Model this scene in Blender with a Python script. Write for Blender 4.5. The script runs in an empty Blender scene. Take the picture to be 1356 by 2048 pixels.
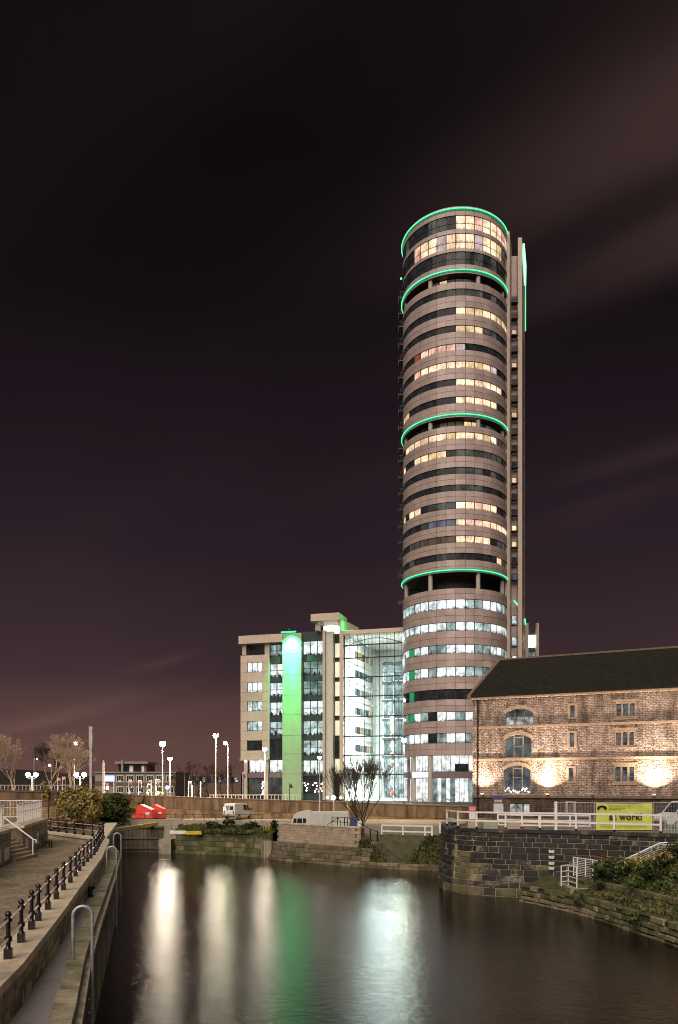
import bpy, bmesh, math, random
from mathutils import Vector, Matrix
random.seed(7)
R = math.radians
FPX, HOR, EYE = 1580.0, 1570.0, 7.5      # focal length and horizon row in photo pixels, eye height over the water

def lin(r, g, b):
    f = lambda c: (c/255/12.92) if c/255 <= .04045 else ((c/255+.055)/1.055)**2.4
    return (f(r), f(g), f(b))

# ------------------------------------------------------------------ camera, world, light
scene = bpy.context.scene
COL = scene.collection
cam = bpy.data.cameras.new('camera')
camo = bpy.data.objects.new('camera', cam); COL.objects.link(camo)
camo.location = (0, 0, EYE); camo.rotation_euler = (R(90), 0, 0)
cam.sensor_fit = 'HORIZONTAL'; cam.sensor_width = 36.0
cam.lens = 36.0*FPX/1356.0
cam.shift_y = (HOR-1024.0)/1356.0
cam.clip_start = 0.1; cam.clip_end = 3000
scene.camera = camo

EXPOSURE = 2.0
K = 1.0/2**EXPOSURE                      # emission values below are given as they show on the picture
scene.view_settings.view_transform = 'Standard'
scene.view_settings.look = 'None'
scene.view_settings.exposure = EXPOSURE
scene.view_settings.gamma = 1.0
cy = scene.cycles
cy.use_denoising = True
cy.max_bounces = 6; cy.diffuse_bounces = 3; cy.glossy_bounces = 3; cy.transmission_bounces = 4; cy.transparent_max_bounces = 12
cy.caustics_reflective = False; cy.caustics_refractive = False
cy.sample_clamp_indirect = 3.0
cy.blur_glossy = 0.2
cy.filter_width = 1.05

world = bpy.data.worlds.new('World'); scene.world = world; world.use_nodes = True
def build_world():
    nt = world.node_tree; N = nt.nodes; L = nt.links
    N.clear()
    out = N.new('ShaderNodeOutputWorld'); bg = N.new('ShaderNodeBackground')
    L.new(bg.outputs[0], out.inputs[0])
    tc = N.new('ShaderNodeTexCoord'); sep = N.new('ShaderNodeSeparateXYZ')
    L.new(tc.outputs['Generated'], sep.inputs[0])
    ramp = N.new('ShaderNodeValToRGB')
    stops = [(0.0, (100, 71, 67)), (.05, (95, 68, 64)), (.10, (79, 57, 56)), (.135, (61, 45, 49)), (.18, (55, 40, 44)), (.28, (41, 30, 37)),
             (.39, (33, 24, 30)), (.52, (18, 13, 17)), (.63, (11, 8, 11)), (.75, (10, 7, 9)), (1.0, (11, 8, 9))]
    cr = ramp.color_ramp
    cr.elements[0].position = stops[0][0]; cr.elements[0].color = (*lin(*stops[0][1]), 1)
    cr.elements[1].position = 1.0; cr.elements[1].color = (*lin(*stops[-1][1]), 1)
    for p, c in stops[1:-1]:
        e = cr.elements.new(p); e.color = (*lin(*c), 1)
    L.new(sep.outputs['Z'], ramp.inputs[0])
    # cloud sheet: the view ray meets a flat layer, the streaks run along the wind
    mz = N.new('ShaderNodeMath'); mz.operation = 'MAXIMUM'; L.new(sep.outputs['Z'], mz.inputs[0]); mz.inputs[1].default_value = 0.0
    az = N.new('ShaderNodeMath'); az.operation = 'ADD'; L.new(mz.outputs[0], az.inputs[0]); az.inputs[1].default_value = 0.10
    dx = N.new('ShaderNodeMath'); dx.operation = 'DIVIDE'; L.new(sep.outputs['X'], dx.inputs[0]); L.new(az.outputs[0], dx.inputs[1])
    dy = N.new('ShaderNodeMath'); dy.operation = 'DIVIDE'; L.new(sep.outputs['Y'], dy.inputs[0]); L.new(az.outputs[0], dy.inputs[1])
    cb = N.new('ShaderNodeCombineXYZ'); L.new(dx.outputs[0], cb.inputs[0]); L.new(dy.outputs[0], cb.inputs[1])
    rot = N.new('ShaderNodeMapping'); rot.inputs['Rotation'].default_value = (0, 0, R(-140)); L.new(cb.outputs[0], rot.inputs[0])
    sr = N.new('ShaderNodeSeparateXYZ'); L.new(rot.outputs[0], sr.inputs[0])
    def mth(op, a, b=None, c=None):
        q = N.new('ShaderNodeMath'); q.operation = op
        for k, v in enumerate((a, b, c)):
            if v is None: continue
            if isinstance(v, (int, float)): q.inputs[k].default_value = v
            else: L.new(v, q.inputs[k])
        return q.outputs[0]
    st = N.new('ShaderNodeMapping'); st.inputs['Scale'].default_value = (0.35, 1.6, 1); st.inputs['Location'].default_value = (1.3, 1.62, 0)
    L.new(rot.outputs[0], st.inputs[0])
    nz = N.new('ShaderNodeTexNoise'); nz.inputs['Scale'].default_value = 1.3; nz.inputs['Detail'].default_value = 4; nz.inputs['Roughness'].default_value = .5; nz.inputs['Distortion'].default_value = .3
    L.new(st.outputs[0], nz.inputs['Vector'])
    wob = mth('MULTIPLY_ADD', nz.outputs['Fac'], .30, -.15)
    yy = mth('ADD', sr.outputs['Y'], wob)
    tot = None
    # wind-drawn banks of cloud lit from below by the town: (across the wind, width, along the wind, length, strength)
    for c, w_, ax, al, amp in ((-1.04,.13,.0,.52,1.5),(-1.27,.06,.15,.42,1.1),(-.80,.06,-.1,.5,.30),(-.62,.12,.2,.6,.20),(-.45,.20,.8,.7,.10),(-1.9,.05,.55,.30,.30),(-2.10,.07,.75,.35,.20),(-2.40,.07,3.15,.28,.38),(-2.75,.16,4.9,1.2,.5),(-3.3,.2,3.6,1.6,.3)):
        g = mth('DIVIDE', mth('SUBTRACT', yy, c), w_); g = mth('EXPONENT', mth('MULTIPLY', mth('MULTIPLY', g, g), -1.0))
        h = mth('DIVIDE', mth('SUBTRACT', sr.outputs['X'], ax), al); h = mth('EXPONENT', mth('MULTIPLY', mth('MULTIPLY', h, h), -1.0))
        v = mth('MULTIPLY', mth('MULTIPLY', g, h), amp); tot = v if tot is None else mth('ADD', tot, v)
    tot = mth('MULTIPLY', tot, mth('MULTIPLY_ADD', nz.outputs['Fac'], 1.2, .4))
    tot = mth('ADD', tot, mth('MULTIPLY', mth('MAXIMUM', mth('SUBTRACT', nz.outputs['Fac'], .5), 0.0), .35))
    cl = N.new('ShaderNodeMixRGB'); cl.blend_type = 'ADD'; cl.use_clamp = False
    cl.inputs['Color2'].default_value = (.040, .0225, .020, 1)
    L.new(tot, cl.inputs['Fac']); L.new(ramp.outputs[0], cl.inputs['Color1'])
    # faint fine mottling
    n2 = N.new('ShaderNodeTexNoise'); n2.inputs['Scale'].default_value = 3.0; n2.inputs['Detail'].default_value = 4; L.new(tc.outputs['Generated'], n2.inputs['Vector'])
    m2 = N.new('ShaderNodeMapRange'); m2.inputs['To Min'].default_value = .75; m2.inputs['To Max'].default_value = 1.25; L.new(n2.outputs['Fac'], m2.inputs['Value'])
    mu = N.new('ShaderNodeVectorMath'); mu.operation = 'SCALE'; L.new(cl.outputs[0], mu.inputs[0]); L.new(m2.outputs[0], mu.inputs['Scale'])
    L.new(mu.outputs[0], bg.inputs['Color']); bg.inputs['Strength'].default_value = K
build_world()

# one very soft, warm low light from behind the camera: the glow of the city on this side of the basin
sun = bpy.data.lights.new('city_glow', 'SUN'); suno = bpy.data.objects.new('city_glow', sun); COL.objects.link(suno)
sun.energy = 0.95; sun.angle = R(62); sun.color = (1.0, .82, .70)
suno.rotation_euler = Vector((0.20, 0.70, -0.70)).to_track_quat('-Z', 'Y').to_euler()

# ------------------------------------------------------------------ helpers
def wx(px, Y): return (px-678.0)/FPX*Y
def wz(py, Y): return EYE+(HOR-py)/FPX*Y
def at(px, py, Y): return Vector((wx(px, Y), Y, wz(py, Y)))

class MB:
    def __init__(s): s.v = []; s.f = []; s.m = []; s.uv = {}
    def add(s, pts, faces, m=0):
        b = len(s.v); s.v += [tuple(p) for p in pts]
        for f in faces: s.f.append(tuple(b+i for i in f)); s.m.append(m)
    def box(s, x0, x1, y0, y1, z0, z1, m=0):
        s.hexa([(x0,y0,z0),(x1,y0,z0),(x1,y1,z0),(x0,y1,z0),(x0,y0,z1),(x1,y0,z1),(x1,y1,z1),(x0,y1,z1)], m)
        return s
    def hexa(s, p, m=0):
        s.add(p, [(3,2,1,0),(4,5,6,7),(0,1,5,4),(1,2,6,5),(2,3,7,6),(3,0,4,7)], m); return s
    def quad(s, a, b, c, d, m=0, uv=None):
        s.add([a,b,c,d], [(0,1,2,3)], m)
        s.uv[len(s.f)-1] = uv or [(0,0),(1,0),(1,1),(0,1)]; return s
    def prism(s, poly, z0, z1, m=0):
        n = len(poly)
        f = [tuple(range(n-1,-1,-1)), tuple(range(n,2*n))]+[(i,(i+1)%n,n+(i+1)%n,n+i) for i in range(n)]
        s.add([(x,y,z0) for x,y in poly]+[(x,y,z1) for x,y in poly], f, m); return s
    def tube(s, a, b, r, n=8, r2=None, m=0):
        a = Vector(a); b = Vector(b); r2 = r if r2 is None else r2
        d = (b-a)
        if d.length < 1e-6: return s
        d.normalize(); u = d.orthogonal().normalized(); w = d.cross(u)
        pts = []
        for q, rr in ((a, r), (b, r2)):
            for i in range(n):
                t = 2*math.pi*i/n; pts.append(q+u*math.cos(t)*rr+w*math.sin(t)*rr)
        f = [(i,(i+1)%n,n+(i+1)%n,n+i) for i in range(n)]+[tuple(range(n-1,-1,-1)), tuple(range(n,2*n))]
        s.add(pts, f, m); return s
    def path(s, pts, r, n=8, m=0):
        P = [Vector(p) for p in pts]; rings = []; ref = None
        for i, p in enumerate(P):
            d = (P[min(i+1,len(P)-1)]-P[max(i-1,0)]).normalized()
            if ref is None: ref = d.orthogonal().normalized()
            ref = (ref-d*ref.dot(d)).normalized(); w = d.cross(ref)
            rings.append([p+ref*math.cos(2*math.pi*k/n)*r+w*math.sin(2*math.pi*k/n)*r for k in range(n)])
        f = []
        for i in range(len(P)-1):
            for k in range(n): f.append((i*n+k, i*n+(k+1)%n, (i+1)*n+(k+1)%n, (i+1)*n+k))
        f += [tuple(range(n-1,-1,-1)), tuple((len(P)-1)*n+k for k in range(n))]
        s.add([q for r_ in rings for q in r_], f, m); return s
    def lathe(s, prof, c=(0,0,0), n=12, m=0):
        pts = []; f = []
        for r, z in prof:
            for k in range(n): pts.append((c[0]+r*math.cos(2*math.pi*k/n), c[1]+r*math.sin(2*math.pi*k/n), c[2]+z))
        for i in range(len(prof)-1):
            for k in range(n): f.append((i*n+k, i*n+(k+1)%n, (i+1)*n+(k+1)%n, (i+1)*n+k))
        f += [tuple(range(n-1,-1,-1)), tuple((len(prof)-1)*n+k for k in range(n))]
        s.add(pts, f, m); return s
    def ball(s, c, r, n=10, m=0):
        h = max(4, n//2)
        return s.lathe([(max(1e-3, r*math.sin(math.pi*i/h)), -r*math.cos(math.pi*i/h)) for i in range(h+1)], c, n, m)
    def mesh(s, name):
        me = bpy.data.meshes.new(name); me.from_pydata(s.v, [], s.f)
        me.polygons.foreach_set('material_index', s.m)
        if s.uv:
            ul = me.uv_layers.new(name='UVMap')
            for fi, uv in s.uv.items():
                p = me.polygons[fi]
                for li, c in zip(p.loop_indices, uv): ul.data[li].uv = c
        me.update(); return me
    def build(s, name, mats, parent=None, smooth=False):
        me = s.mesh(name)
        for mm in (mats if isinstance(mats, (list, tuple)) else [mats]): me.materials.append(mm)
        if smooth:
            me.polygons.foreach_set('use_smooth', [True]*len(me.polygons))
            me.set_sharp_from_angle(angle=R(40))
        return link(name, me, parent)

def link(name, data, parent=None, loc=None, rz=None):
    o = bpy.data.objects.new(name, data); COL.objects.link(o)
    if parent is not None: o.parent = parent
    if loc is not None: o.location = loc
    if rz is not None: o.rotation_euler = (0, 0, rz)
    return o
def tag(o, label, cat, group=None, kind=None):
    o['label'] = label; o['category'] = cat
    if group: o['group'] = group
    if kind: o['kind'] = kind
    return o
def thing(name, label, cat, loc=(0,0,0), rz=0, group=None):
    return tag(link(name, None, None, loc, rz), label, cat, group)
def struct(o): o['kind'] = 'structure'; return o

# ------------------------------------------------------------------ materials
MATS = {}
def mat(name, col, rough=.75, var=.25, scale=2.0, col2=None, bump=0.0, bscale=12.0, metal=0.0, objvar=0.0, stretch=(1,1,1), spec=.4, col3=None, s3=.6, t3=(.55,.7), coat=0):
    if name in MATS: return MATS[name]
    m = bpy.data.materials.new(name); m.use_nodes = True; MATS[name] = m
    nt = m.node_tree; N = nt.nodes; L = nt.links; b = N['Principled BSDF']
    b.inputs['Roughness'].default_value = rough; b.inputs['Metallic'].default_value = metal
    b.inputs['Specular IOR Level'].default_value = spec
    if coat: b.inputs['Coat Weight'].default_value = coat
    geo = N.new('ShaderNodeNewGeometry'); mp = N.new('ShaderNodeMapping'); mp.inputs['Scale'].default_value = stretch
    L.new(geo.outputs['Position'], mp.inputs['Vector'])
    n = N.new('ShaderNodeTexNoise'); n.inputs['Scale'].default_value = scale; n.inputs['Detail'].default_value = 6; n.inputs['Roughness'].default_value = .62
    L.new(mp.outputs[0], n.inputs['Vector'])
    mr = N.new('ShaderNodeMapRange'); mr.inputs['From Min'].default_value = .3; mr.inputs['From Max'].default_value = .7
    L.new(n.outputs['Fac'], mr.inputs['Value'])
    mx = N.new('ShaderNodeMixRGB')
    c1 = tuple(c*(1-var) for c in col); c2 = col2 or tuple(min(1, c*(1+var)) for c in col)
    mx.inputs['Color1'].default_value = (*c1, 1); mx.inputs['Color2'].default_value = (*c2, 1)
    L.new(mr.outputs[0], mx.inputs['Fac']); last = mx.outputs[0]
    if col3:
        n3 = N.new('ShaderNodeTexNoise'); n3.inputs['Scale'].default_value = s3; n3.inputs['Detail'].default_value = 5; n3.inputs['Roughness'].default_value = .65
        L.new(mp.outputs[0], n3.inputs['Vector'])
        r3 = N.new('ShaderNodeMapRange'); r3.inputs['From Min'].default_value = t3[0]; r3.inputs['From Max'].default_value = t3[1]
        L.new(n3.outputs['Fac'], r3.inputs['Value'])
        m3 = N.new('ShaderNodeMixRGB'); m3.inputs['Color2'].default_value = (*col3, 1)
        L.new(r3.outputs[0], m3.inputs['Fac']); L.new(last, m3.inputs['Color1']); last = m3.outputs[0]
    if objvar:
        oi = N.new('ShaderNodeObjectInfo'); r4 = N.new('ShaderNodeMapRange')
        r4.inputs['To Min'].default_value = 1-objvar; r4.inputs['To Max'].default_value = 1+objvar
        L.new(oi.outputs['Random'], r4.inputs['Value'])
        vs = N.new('ShaderNodeVectorMath'); vs.operation = 'SCALE'; L.new(last, vs.inputs[0]); L.new(r4.outputs[0], vs.inputs['Scale']); last = vs.outputs[0]
    L.new(last, b.inputs['Base Color'])
    if bump:
        nb = N.new('ShaderNodeTexNoise'); nb.inputs['Scale'].default_value = bscale; nb.inputs['Detail'].default_value = 5
        L.new(mp.outputs[0], nb.inputs['Vector'])
        bp = N.new('ShaderNodeBump'); bp.inputs['Strength'].default_value = bump; bp.inputs['Distance'].default_value = .05
        L.new(nb.outputs['Fac'], bp.inputs['Height']); L.new(bp.outputs[0], b.inputs['Normal'])
    return m
def emit(name, col, s):
    if name in MATS: return MATS[name]
    m = bpy.data.materials.new(name); m.use_nodes = True; MATS[name] = m
    b = m.node_tree.nodes['Principled BSDF']; b.inputs['Base Color'].default_value = (.02,.02,.02,1)
    b.inputs['Emission Color'].default_value = (*col, 1); b.inputs['Emission Strength'].default_value = s*K
    return m
def window(name, col, s, lo=.35, hi=1.25, nscale=.55, people=0.0, stripes=0.0, col2=None, spots=0.0):
    """a lit window: the room behind, curtains, furniture edges and a ceiling lamp, over glossy glass"""
    if name in MATS: return MATS[name]
    m = bpy.data.materials.new(name); m.use_nodes = True; MATS[name] = m
    nt = m.node_tree; N = nt.nodes; L = nt.links; b = N['Principled BSDF']
    b.inputs['Base Color'].default_value = (.015,.017,.02,1); b.inputs['Roughness'].default_value = .08; b.inputs['Specular IOR Level'].default_value = .1
    geo = N.new('ShaderNodeNewGeometry'); tc = N.new('ShaderNodeTexCoord'); sep = N.new('ShaderNodeSeparateXYZ'); L.new(tc.outputs['UV'], sep.inputs[0])
    n = N.new('ShaderNodeTexNoise'); n.inputs['Scale'].default_value = nscale; n.inputs['Detail'].default_value = 4; L.new(geo.outputs['Position'], n.inputs['Vector'])
    mr = N.new('ShaderNodeMapRange'); mr.inputs['From Min'].default_value = .32; mr.inputs['From Max'].default_value = .68
    mr.inputs['To Min'].default_value = lo; mr.inputs['To Max'].default_value = hi; L.new(n.outputs['Fac'], mr.inputs['Value'])
    val = mr.outputs[0]
    def mul(a, bb):
        q = N.new('ShaderNodeMath'); q.operation = 'MULTIPLY'; L.new(a, q.inputs[0]); L.new(bb, q.inputs[1]); return q.outputs[0]
    if stripes:
        sx = N.new('ShaderNodeMapping'); sx.inputs['Scale'].default_value = (5, .2, 1); L.new(tc.outputs['UV'], sx.inputs['Vector'])
        ad = N.new('ShaderNodeVectorMath'); ad.operation = 'ADD'; L.new(sx.outputs[0], ad.inputs[0]); L.new(geo.outputs['Position'], ad.inputs[1])
        ns = N.new('ShaderNodeTexNoise'); ns.inputs['Scale'].default_value = .9; ns.inputs['Detail'].default_value = 2; L.new(ad.outputs[0], ns.inputs['Vector'])
        r = N.new('ShaderNodeMapRange'); r.inputs['From Min'].default_value = .35; r.inputs['From Max'].default_value = .65
        r.inputs['To Min'].default_value = 1-stripes; r.inputs['To Max'].default_value = 1.1; L.new(ns.outputs['Fac'], r.inputs['Value']); val = mul(val, r.outputs[0])
    if people:
        np_ = N.new('ShaderNodeTexNoise'); np_.inputs['Scale'].default_value = 2.6; np_.inputs['Detail'].default_value = 5; L.new(geo.outputs['Position'], np_.inputs['Vector'])
        ad = N.new('ShaderNodeMath'); ad.operation = 'MULTIPLY_ADD'; L.new(sep.outputs['Y'], ad.inputs[0]); ad.inputs[1].default_value = .75; L.new(np_.outputs['Fac'], ad.inputs[2])
        r = N.new('ShaderNodeMapRange'); r.inputs['From Min'].default_value = .50; r.inputs['From Max'].default_value = .62
        r.inputs['To Min'].default_value = 1-people; r.inputs['To Max'].default_value = 1; L.new(ad.outputs[0], r.inputs['Value']); val = mul(val, r.outputs[0])
    if spots:
        vo = N.new('ShaderNodeTexVoronoi'); vo.inputs['Scale'].default_value = .42; L.new(geo.outputs['Position'], vo.inputs['Vector'])
        r = N.new('ShaderNodeMapRange'); r.inputs['From Min'].default_value = .09; r.inputs['From Max'].default_value = .30
        r.inputs['To Min'].default_value = spots; r.inputs['To Max'].default_value = 0; L.new(vo.outputs['Distance'], r.inputs['Value'])
        q = N.new('ShaderNodeMath'); q.operation = 'ADD'; L.new(val, q.inputs[0]); L.new(r.outputs[0], q.inputs[1]); val = q.outputs[0]
    mx = N.new('ShaderNodeMixRGB'); mx.inputs['Color1'].default_value = (*col, 1); mx.inputs['Color2'].default_value = (*(col2 or col), 1)
    n5 = N.new('ShaderNodeTexNoise'); n5.inputs['Scale'].default_value = .3; L.new(geo.outputs['Position'], n5.inputs['Vector'])
    r5 = N.new('ShaderNodeMapRange'); r5.inputs['From Min'].default_value = .4; r5.inputs['From Max'].default_value = .6; L.new(n5.outputs['Fac'], r5.inputs['Value'])
    L.new(r5.outputs[0], mx.inputs['Fac']); L.new(mx.outputs[0], b.inputs['Emission Color'])
    q = N.new('ShaderNodeMath'); q.operation = 'MULTIPLY'; L.new(val, q.inputs[0]); q.inputs[1].default_value = s*K; L.new(q.outputs[0], b.inputs['Emission Strength'])
    return m
def glass_clear():
    if 'clear_glass' in MATS: return MATS['clear_glass']
    m = bpy.data.materials.new('clear_glass'); m.use_nodes = True; MATS['clear_glass'] = m
    nt = m.node_tree; N = nt.nodes; L = nt.links; N.remove(N['Principled BSDF'])
    t = N.new('ShaderNodeBsdfTransparent'); t.inputs[0].default_value = (.88,.93,.91,1)
    g = N.new('ShaderNodeBsdfGlossy'); g.inputs['Roughness'].default_value = .03
    fr = N.new('ShaderNodeFresnel'); fr.inputs[0].default_value = 1.45
    mx = N.new('ShaderNodeMixShader'); L.new(fr.outputs[0], mx.inputs[0]); L.new(t.outputs[0], mx.inputs[1]); L.new(g.outputs[0], mx.inputs[2])
    L.new(mx.outputs[0], N['Material Output'].inputs[0]); return m
def masonry(name, c1, c2, mortar, bw, bh, rough=.85, bump=.6, dirt=None, offset=.5, msize=.012, angle=0.0, bd=.06, dscale=.35, flat=False):
    """coursed stone or brick in world units on upright walls, running along the wall's own direction (angle)"""
    if name in MATS: return MATS[name]
    m = bpy.data.materials.new(name); m.use_nodes = True; MATS[name] = m
    nt = m.node_tree; N = nt.nodes; L = nt.links; b = N['Principled BSDF']; b.inputs['Roughness'].default_value = rough; b.inputs['Specular IOR Level'].default_value = .25
    geo = N.new('ShaderNodeNewGeometry'); ro = N.new('ShaderNodeMapping'); ro.inputs['Rotation'].default_value = (0,0,-angle); L.new(geo.outputs['Position'], ro.inputs['Vector'])
    sp = N.new('ShaderNodeSeparateXYZ'); L.new(ro.outputs[0], sp.inputs[0])
    cb = N.new('ShaderNodeCombineXYZ'); L.new(sp.outputs[0], cb.inputs[0]); L.new(sp.outputs[1 if flat else 2], cb.inputs[1])
    nd = N.new('ShaderNodeTexNoise'); nd.inputs['Scale'].default_value = 1.6; nd.inputs['Detail'].default_value = 3; L.new(geo.outputs['Position'], nd.inputs['Vector'])
    sc = N.new('ShaderNodeVectorMath'); sc.operation = 'SCALE'; sc.inputs['Scale'].default_value = bh*.5; L.new(nd.outputs['Color'], sc.inputs[0])
    ad = N.new('ShaderNodeVectorMath'); L.new(cb.outputs[0], ad.inputs[0]); L.new(sc.outputs[0], ad.inputs[1])
    br = N.new('ShaderNodeTexBrick'); br.inputs['Scale'].default_value = 1; br.inputs['Brick Width'].default_value = bw; br.inputs['Row Height'].default_value = bh
    br.inputs['Mortar Size'].default_value = msize; br.inputs['Mortar Smooth'].default_value = .4; br.offset = offset
    br.inputs['Color1'].default_value = (*c1,1); br.inputs['Color2'].default_value = (*c2,1); br.inputs['Mortar'].default_value = (*mortar,1)
    L.new(ad.outputs[0], br.inputs['Vector']); last = br.outputs['Color']
    n = N.new('ShaderNodeTexNoise'); n.inputs['Scale'].default_value = 4; n.inputs['Detail'].default_value = 6; L.new(geo.outputs['Position'], n.inputs['Vector'])
    r = N.new('ShaderNodeMapRange'); r.inputs['From Min'].default_value = .3; r.inputs['From Max'].default_value = .7; r.inputs['To Min'].default_value = .6; r.inputs['To Max'].default_value = 1.35; L.new(n.outputs['Fac'], r.inputs['Value'])
    vs = N.new('ShaderNodeVectorMath'); vs.operation = 'SCALE'; L.new(last, vs.inputs[0]); L.new(r.outputs[0], vs.inputs['Scale']); last = vs.outputs[0]
    if dirt:
        n3 = N.new('ShaderNodeTexNoise'); n3.inputs['Scale'].default_value = dscale; n3.inputs['Detail'].default_value = 6; n3.inputs['Roughness'].default_value = .65
        st = N.new('ShaderNodeMapping'); st.inputs['Scale'].default_value = (1.6,1.6,.55); L.new(geo.outputs['Position'], st.inputs['Vector']); L.new(st.outputs[0], n3.inputs['Vector'])
        r3 = N.new('ShaderNodeMapRange'); r3.inputs['From Min'].default_value = .46; r3.inputs['From Max'].default_value = .66; L.new(n3.outputs['Fac'], r3.inputs['Value'])
        m3 = N.new('ShaderNodeMixRGB'); m3.inputs['Color2'].default_value = (*dirt,1); L.new(r3.outputs[0], m3.inputs['Fac']); L.new(last, m3.inputs['Color1']); last = m3.outputs[0]
    L.new(last, b.inputs['Base Color'])
    nb = N.new('ShaderNodeTexNoise'); nb.inputs['Scale'].default_value = 5.5; nb.inputs['Detail'].default_value = 4; L.new(geo.outputs['Position'], nb.inputs['Vector'])
    sb = N.new('ShaderNodeMath'); sb.operation = 'MULTIPLY_ADD'; L.new(br.outputs['Fac'], sb.inputs[0]); sb.inputs[1].default_value = -.8; L.new(nb.outputs['Fac'], sb.inputs[2])
    bp = N.new('ShaderNodeBump'); bp.inputs['Strength'].default_value = bump; bp.inputs['Distance'].default_value = bd
    L.new(sb.outputs[0], bp.inputs['Height']); L.new(bp.outputs[0], b.inputs['Normal'])
    return m

CLAD = mat('cladding', (.395,.325,.30), .42, .18, .5, objvar=.14)
CLAD2 = mat('cladding_pale', (.47,.41,.33), .5, .10, .8, objvar=.08)
JOINT = mat('joint_dark', (.035,.033,.032), .6, .2)
FRAME = mat('frame_dark', (.03,.032,.036), .35, .2)
STONE_PALE = mat('pale_stone', (.42,.36,.27), .8, .25, 1.5, bump=.2)
CONC = mat('concrete', (.30,.27,.21), .85, .3, 1.2, bump=.25, col3=(.12,.12,.05), s3=.9, t3=(.52,.72))
CONC_BLOCK = mat('concrete_block', (.33,.28,.21), .85, .25, 2.2, bump=.25, objvar=.14, col3=(.15,.15,.06), s3=1.1, t3=(.56,.75))
WHITE = mat('white_paint', (.72,.72,.70), .45, .12, 3.0)
BLACK = mat('black_paint', (.012,.012,.014), .22, .3, 5.0, spec=.6)
GALV = mat('galvanised', (.42,.44,.48), .42, .3, 9.0, metal=.55)
POLE = mat('pole_grey', (.42,.42,.40), .5, .15)
DARKMETAL = mat('dark_metal', (.03,.03,.03), .5, .2)
RED = mat('red_paint', (.62,.045,.03), .45, .18, 3.0)
LIME = mat('lime_banner', (.48,.58,.12), .55, .14, 3.0)
YELLOW = mat('yellow_paint', (.55,.42,.03), .6, .3, 3.0)
MOSS = mat('moss', (.055,.07,.02), .95, .5, 4.0, col2=(.11,.13,.03), bump=.8, bscale=22)
RUBBER = mat('rubber', (.015,.015,.015), .8, .2)
# ------------------------------------------------------------------ water and land
def water_material():
    m = bpy.data.materials.new('canal_water'); m.use_nodes = True
    nt = m.node_tree; N = nt.nodes; L = nt.links; b = N['Principled BSDF']
    b.inputs['Base Color'].default_value = (.003,.003,.002,1); b.inputs['Roughness'].default_value = .15
    b.inputs['IOR'].default_value = 1.33; b.inputs['Specular IOR Level'].default_value = .5
    geo = N.new('ShaderNodeNewGeometry')
    mp = N.new('ShaderNodeMapping'); mp.inputs['Scale'].default_value = (.34, 2.4, 1); L.new(geo.outputs['Position'], mp.inputs['Vector'])
    n1 = N.new('ShaderNodeTexNoise'); n1.inputs['Scale'].default_value = 6.5; n1.inputs['Detail'].default_value = 4; n1.inputs['Roughness'].default_value = .6; L.new(mp.outputs[0], n1.inputs['Vector'])
    n2 = N.new('ShaderNodeTexNoise'); n2.inputs['Scale'].default_value = .35; n2.inputs['Detail'].default_value = 2; L.new(mp.outputs[0], n2.inputs['Vector'])
    r = N.new('ShaderNodeMapRange'); r.inputs['To Min'].default_value = .045; r.inputs['To Max'].default_value = .085; L.new(n2.outputs['Fac'], r.inputs['Value'])
    L.new(r.outputs[0], b.inputs['Roughness'])
    bp = N.new('ShaderNodeBump'); bp.inputs['Strength'].default_value = .5; bp.inputs['Distance'].default_value = .02; n3 = N.new('ShaderNodeTexNoise'); n3.inputs['Scale'].default_value = 16; n3.inputs['Detail'].default_value = 2; L.new(geo.outputs['Position'], n3.inputs['Vector'])
    ad = N.new('ShaderNodeMath'); ad.operation = 'MULTIPLY_ADD'; L.new(n3.outputs['Fac'], ad.inputs[0]); ad.inputs[1].default_value = .09; L.new(n1.outputs['Fac'], ad.inputs[2]); L.new(ad.outputs[0], bp.inputs['Height'])
    m4 = N.new('ShaderNodeMapping'); m4.inputs['Scale'].default_value = (1.0, .8, 1); L.new(geo.outputs['Position'], m4.inputs['Vector'])
    n4 = N.new('ShaderNodeTexNoise'); n4.inputs['Scale'].default_value = 2.6; n4.inputs['Detail'].default_value = 2; L.new(m4.outputs[0], n4.inputs['Vector'])
    b4 = N.new('ShaderNodeBump'); b4.inputs['Strength'].default_value = .45; b4.inputs['Distance'].default_value = .022; L.new(n4.outputs['Fac'], b4.inputs['Height']); L.new(bp.outputs[0], b4.inputs['Normal'])
    L.new(b4.outputs[0], b.inputs['Normal'])
    return m
w = MB(); w.add([(-120,-60,0),(120,-60,0),(120,130,0),(-120,130,0)], [(0,1,2,3)])
struct(w.build('water', water_material()))

class Poly:
    def __init__(s, pts):
        s.p = [Vector((x, y, 0)) for x, y in pts]; s.c = [0]
        for a, b in zip(s.p, s.p[1:]): s.c.append(s.c[-1]+(b-a).length)
        s.len = s.c[-1]
    def seg(s, t):
        i = 0
        while i < len(s.p)-2 and t > s.c[i+1]: i += 1
        return i
    def at(s, t):
        i = s.seg(t); a, b = s.p[i], s.p[i+1]; return a+(b-a)*((t-s.c[i])/(s.c[i+1]-s.c[i]))
    def tan(s, t):
        e = .35; return (s.at(min(s.len, t+e))-s.at(max(0, t-e))).normalized()
    def nrm(s, t):            # to the right of the walking direction
        d = s.tan(t); return Vector((d.y, -d.x, 0))
    def off(s, t, o, z=0): q = s.at(t)+s.nrm(t)*o; return Vector((q.x, q.y, z))

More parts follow.
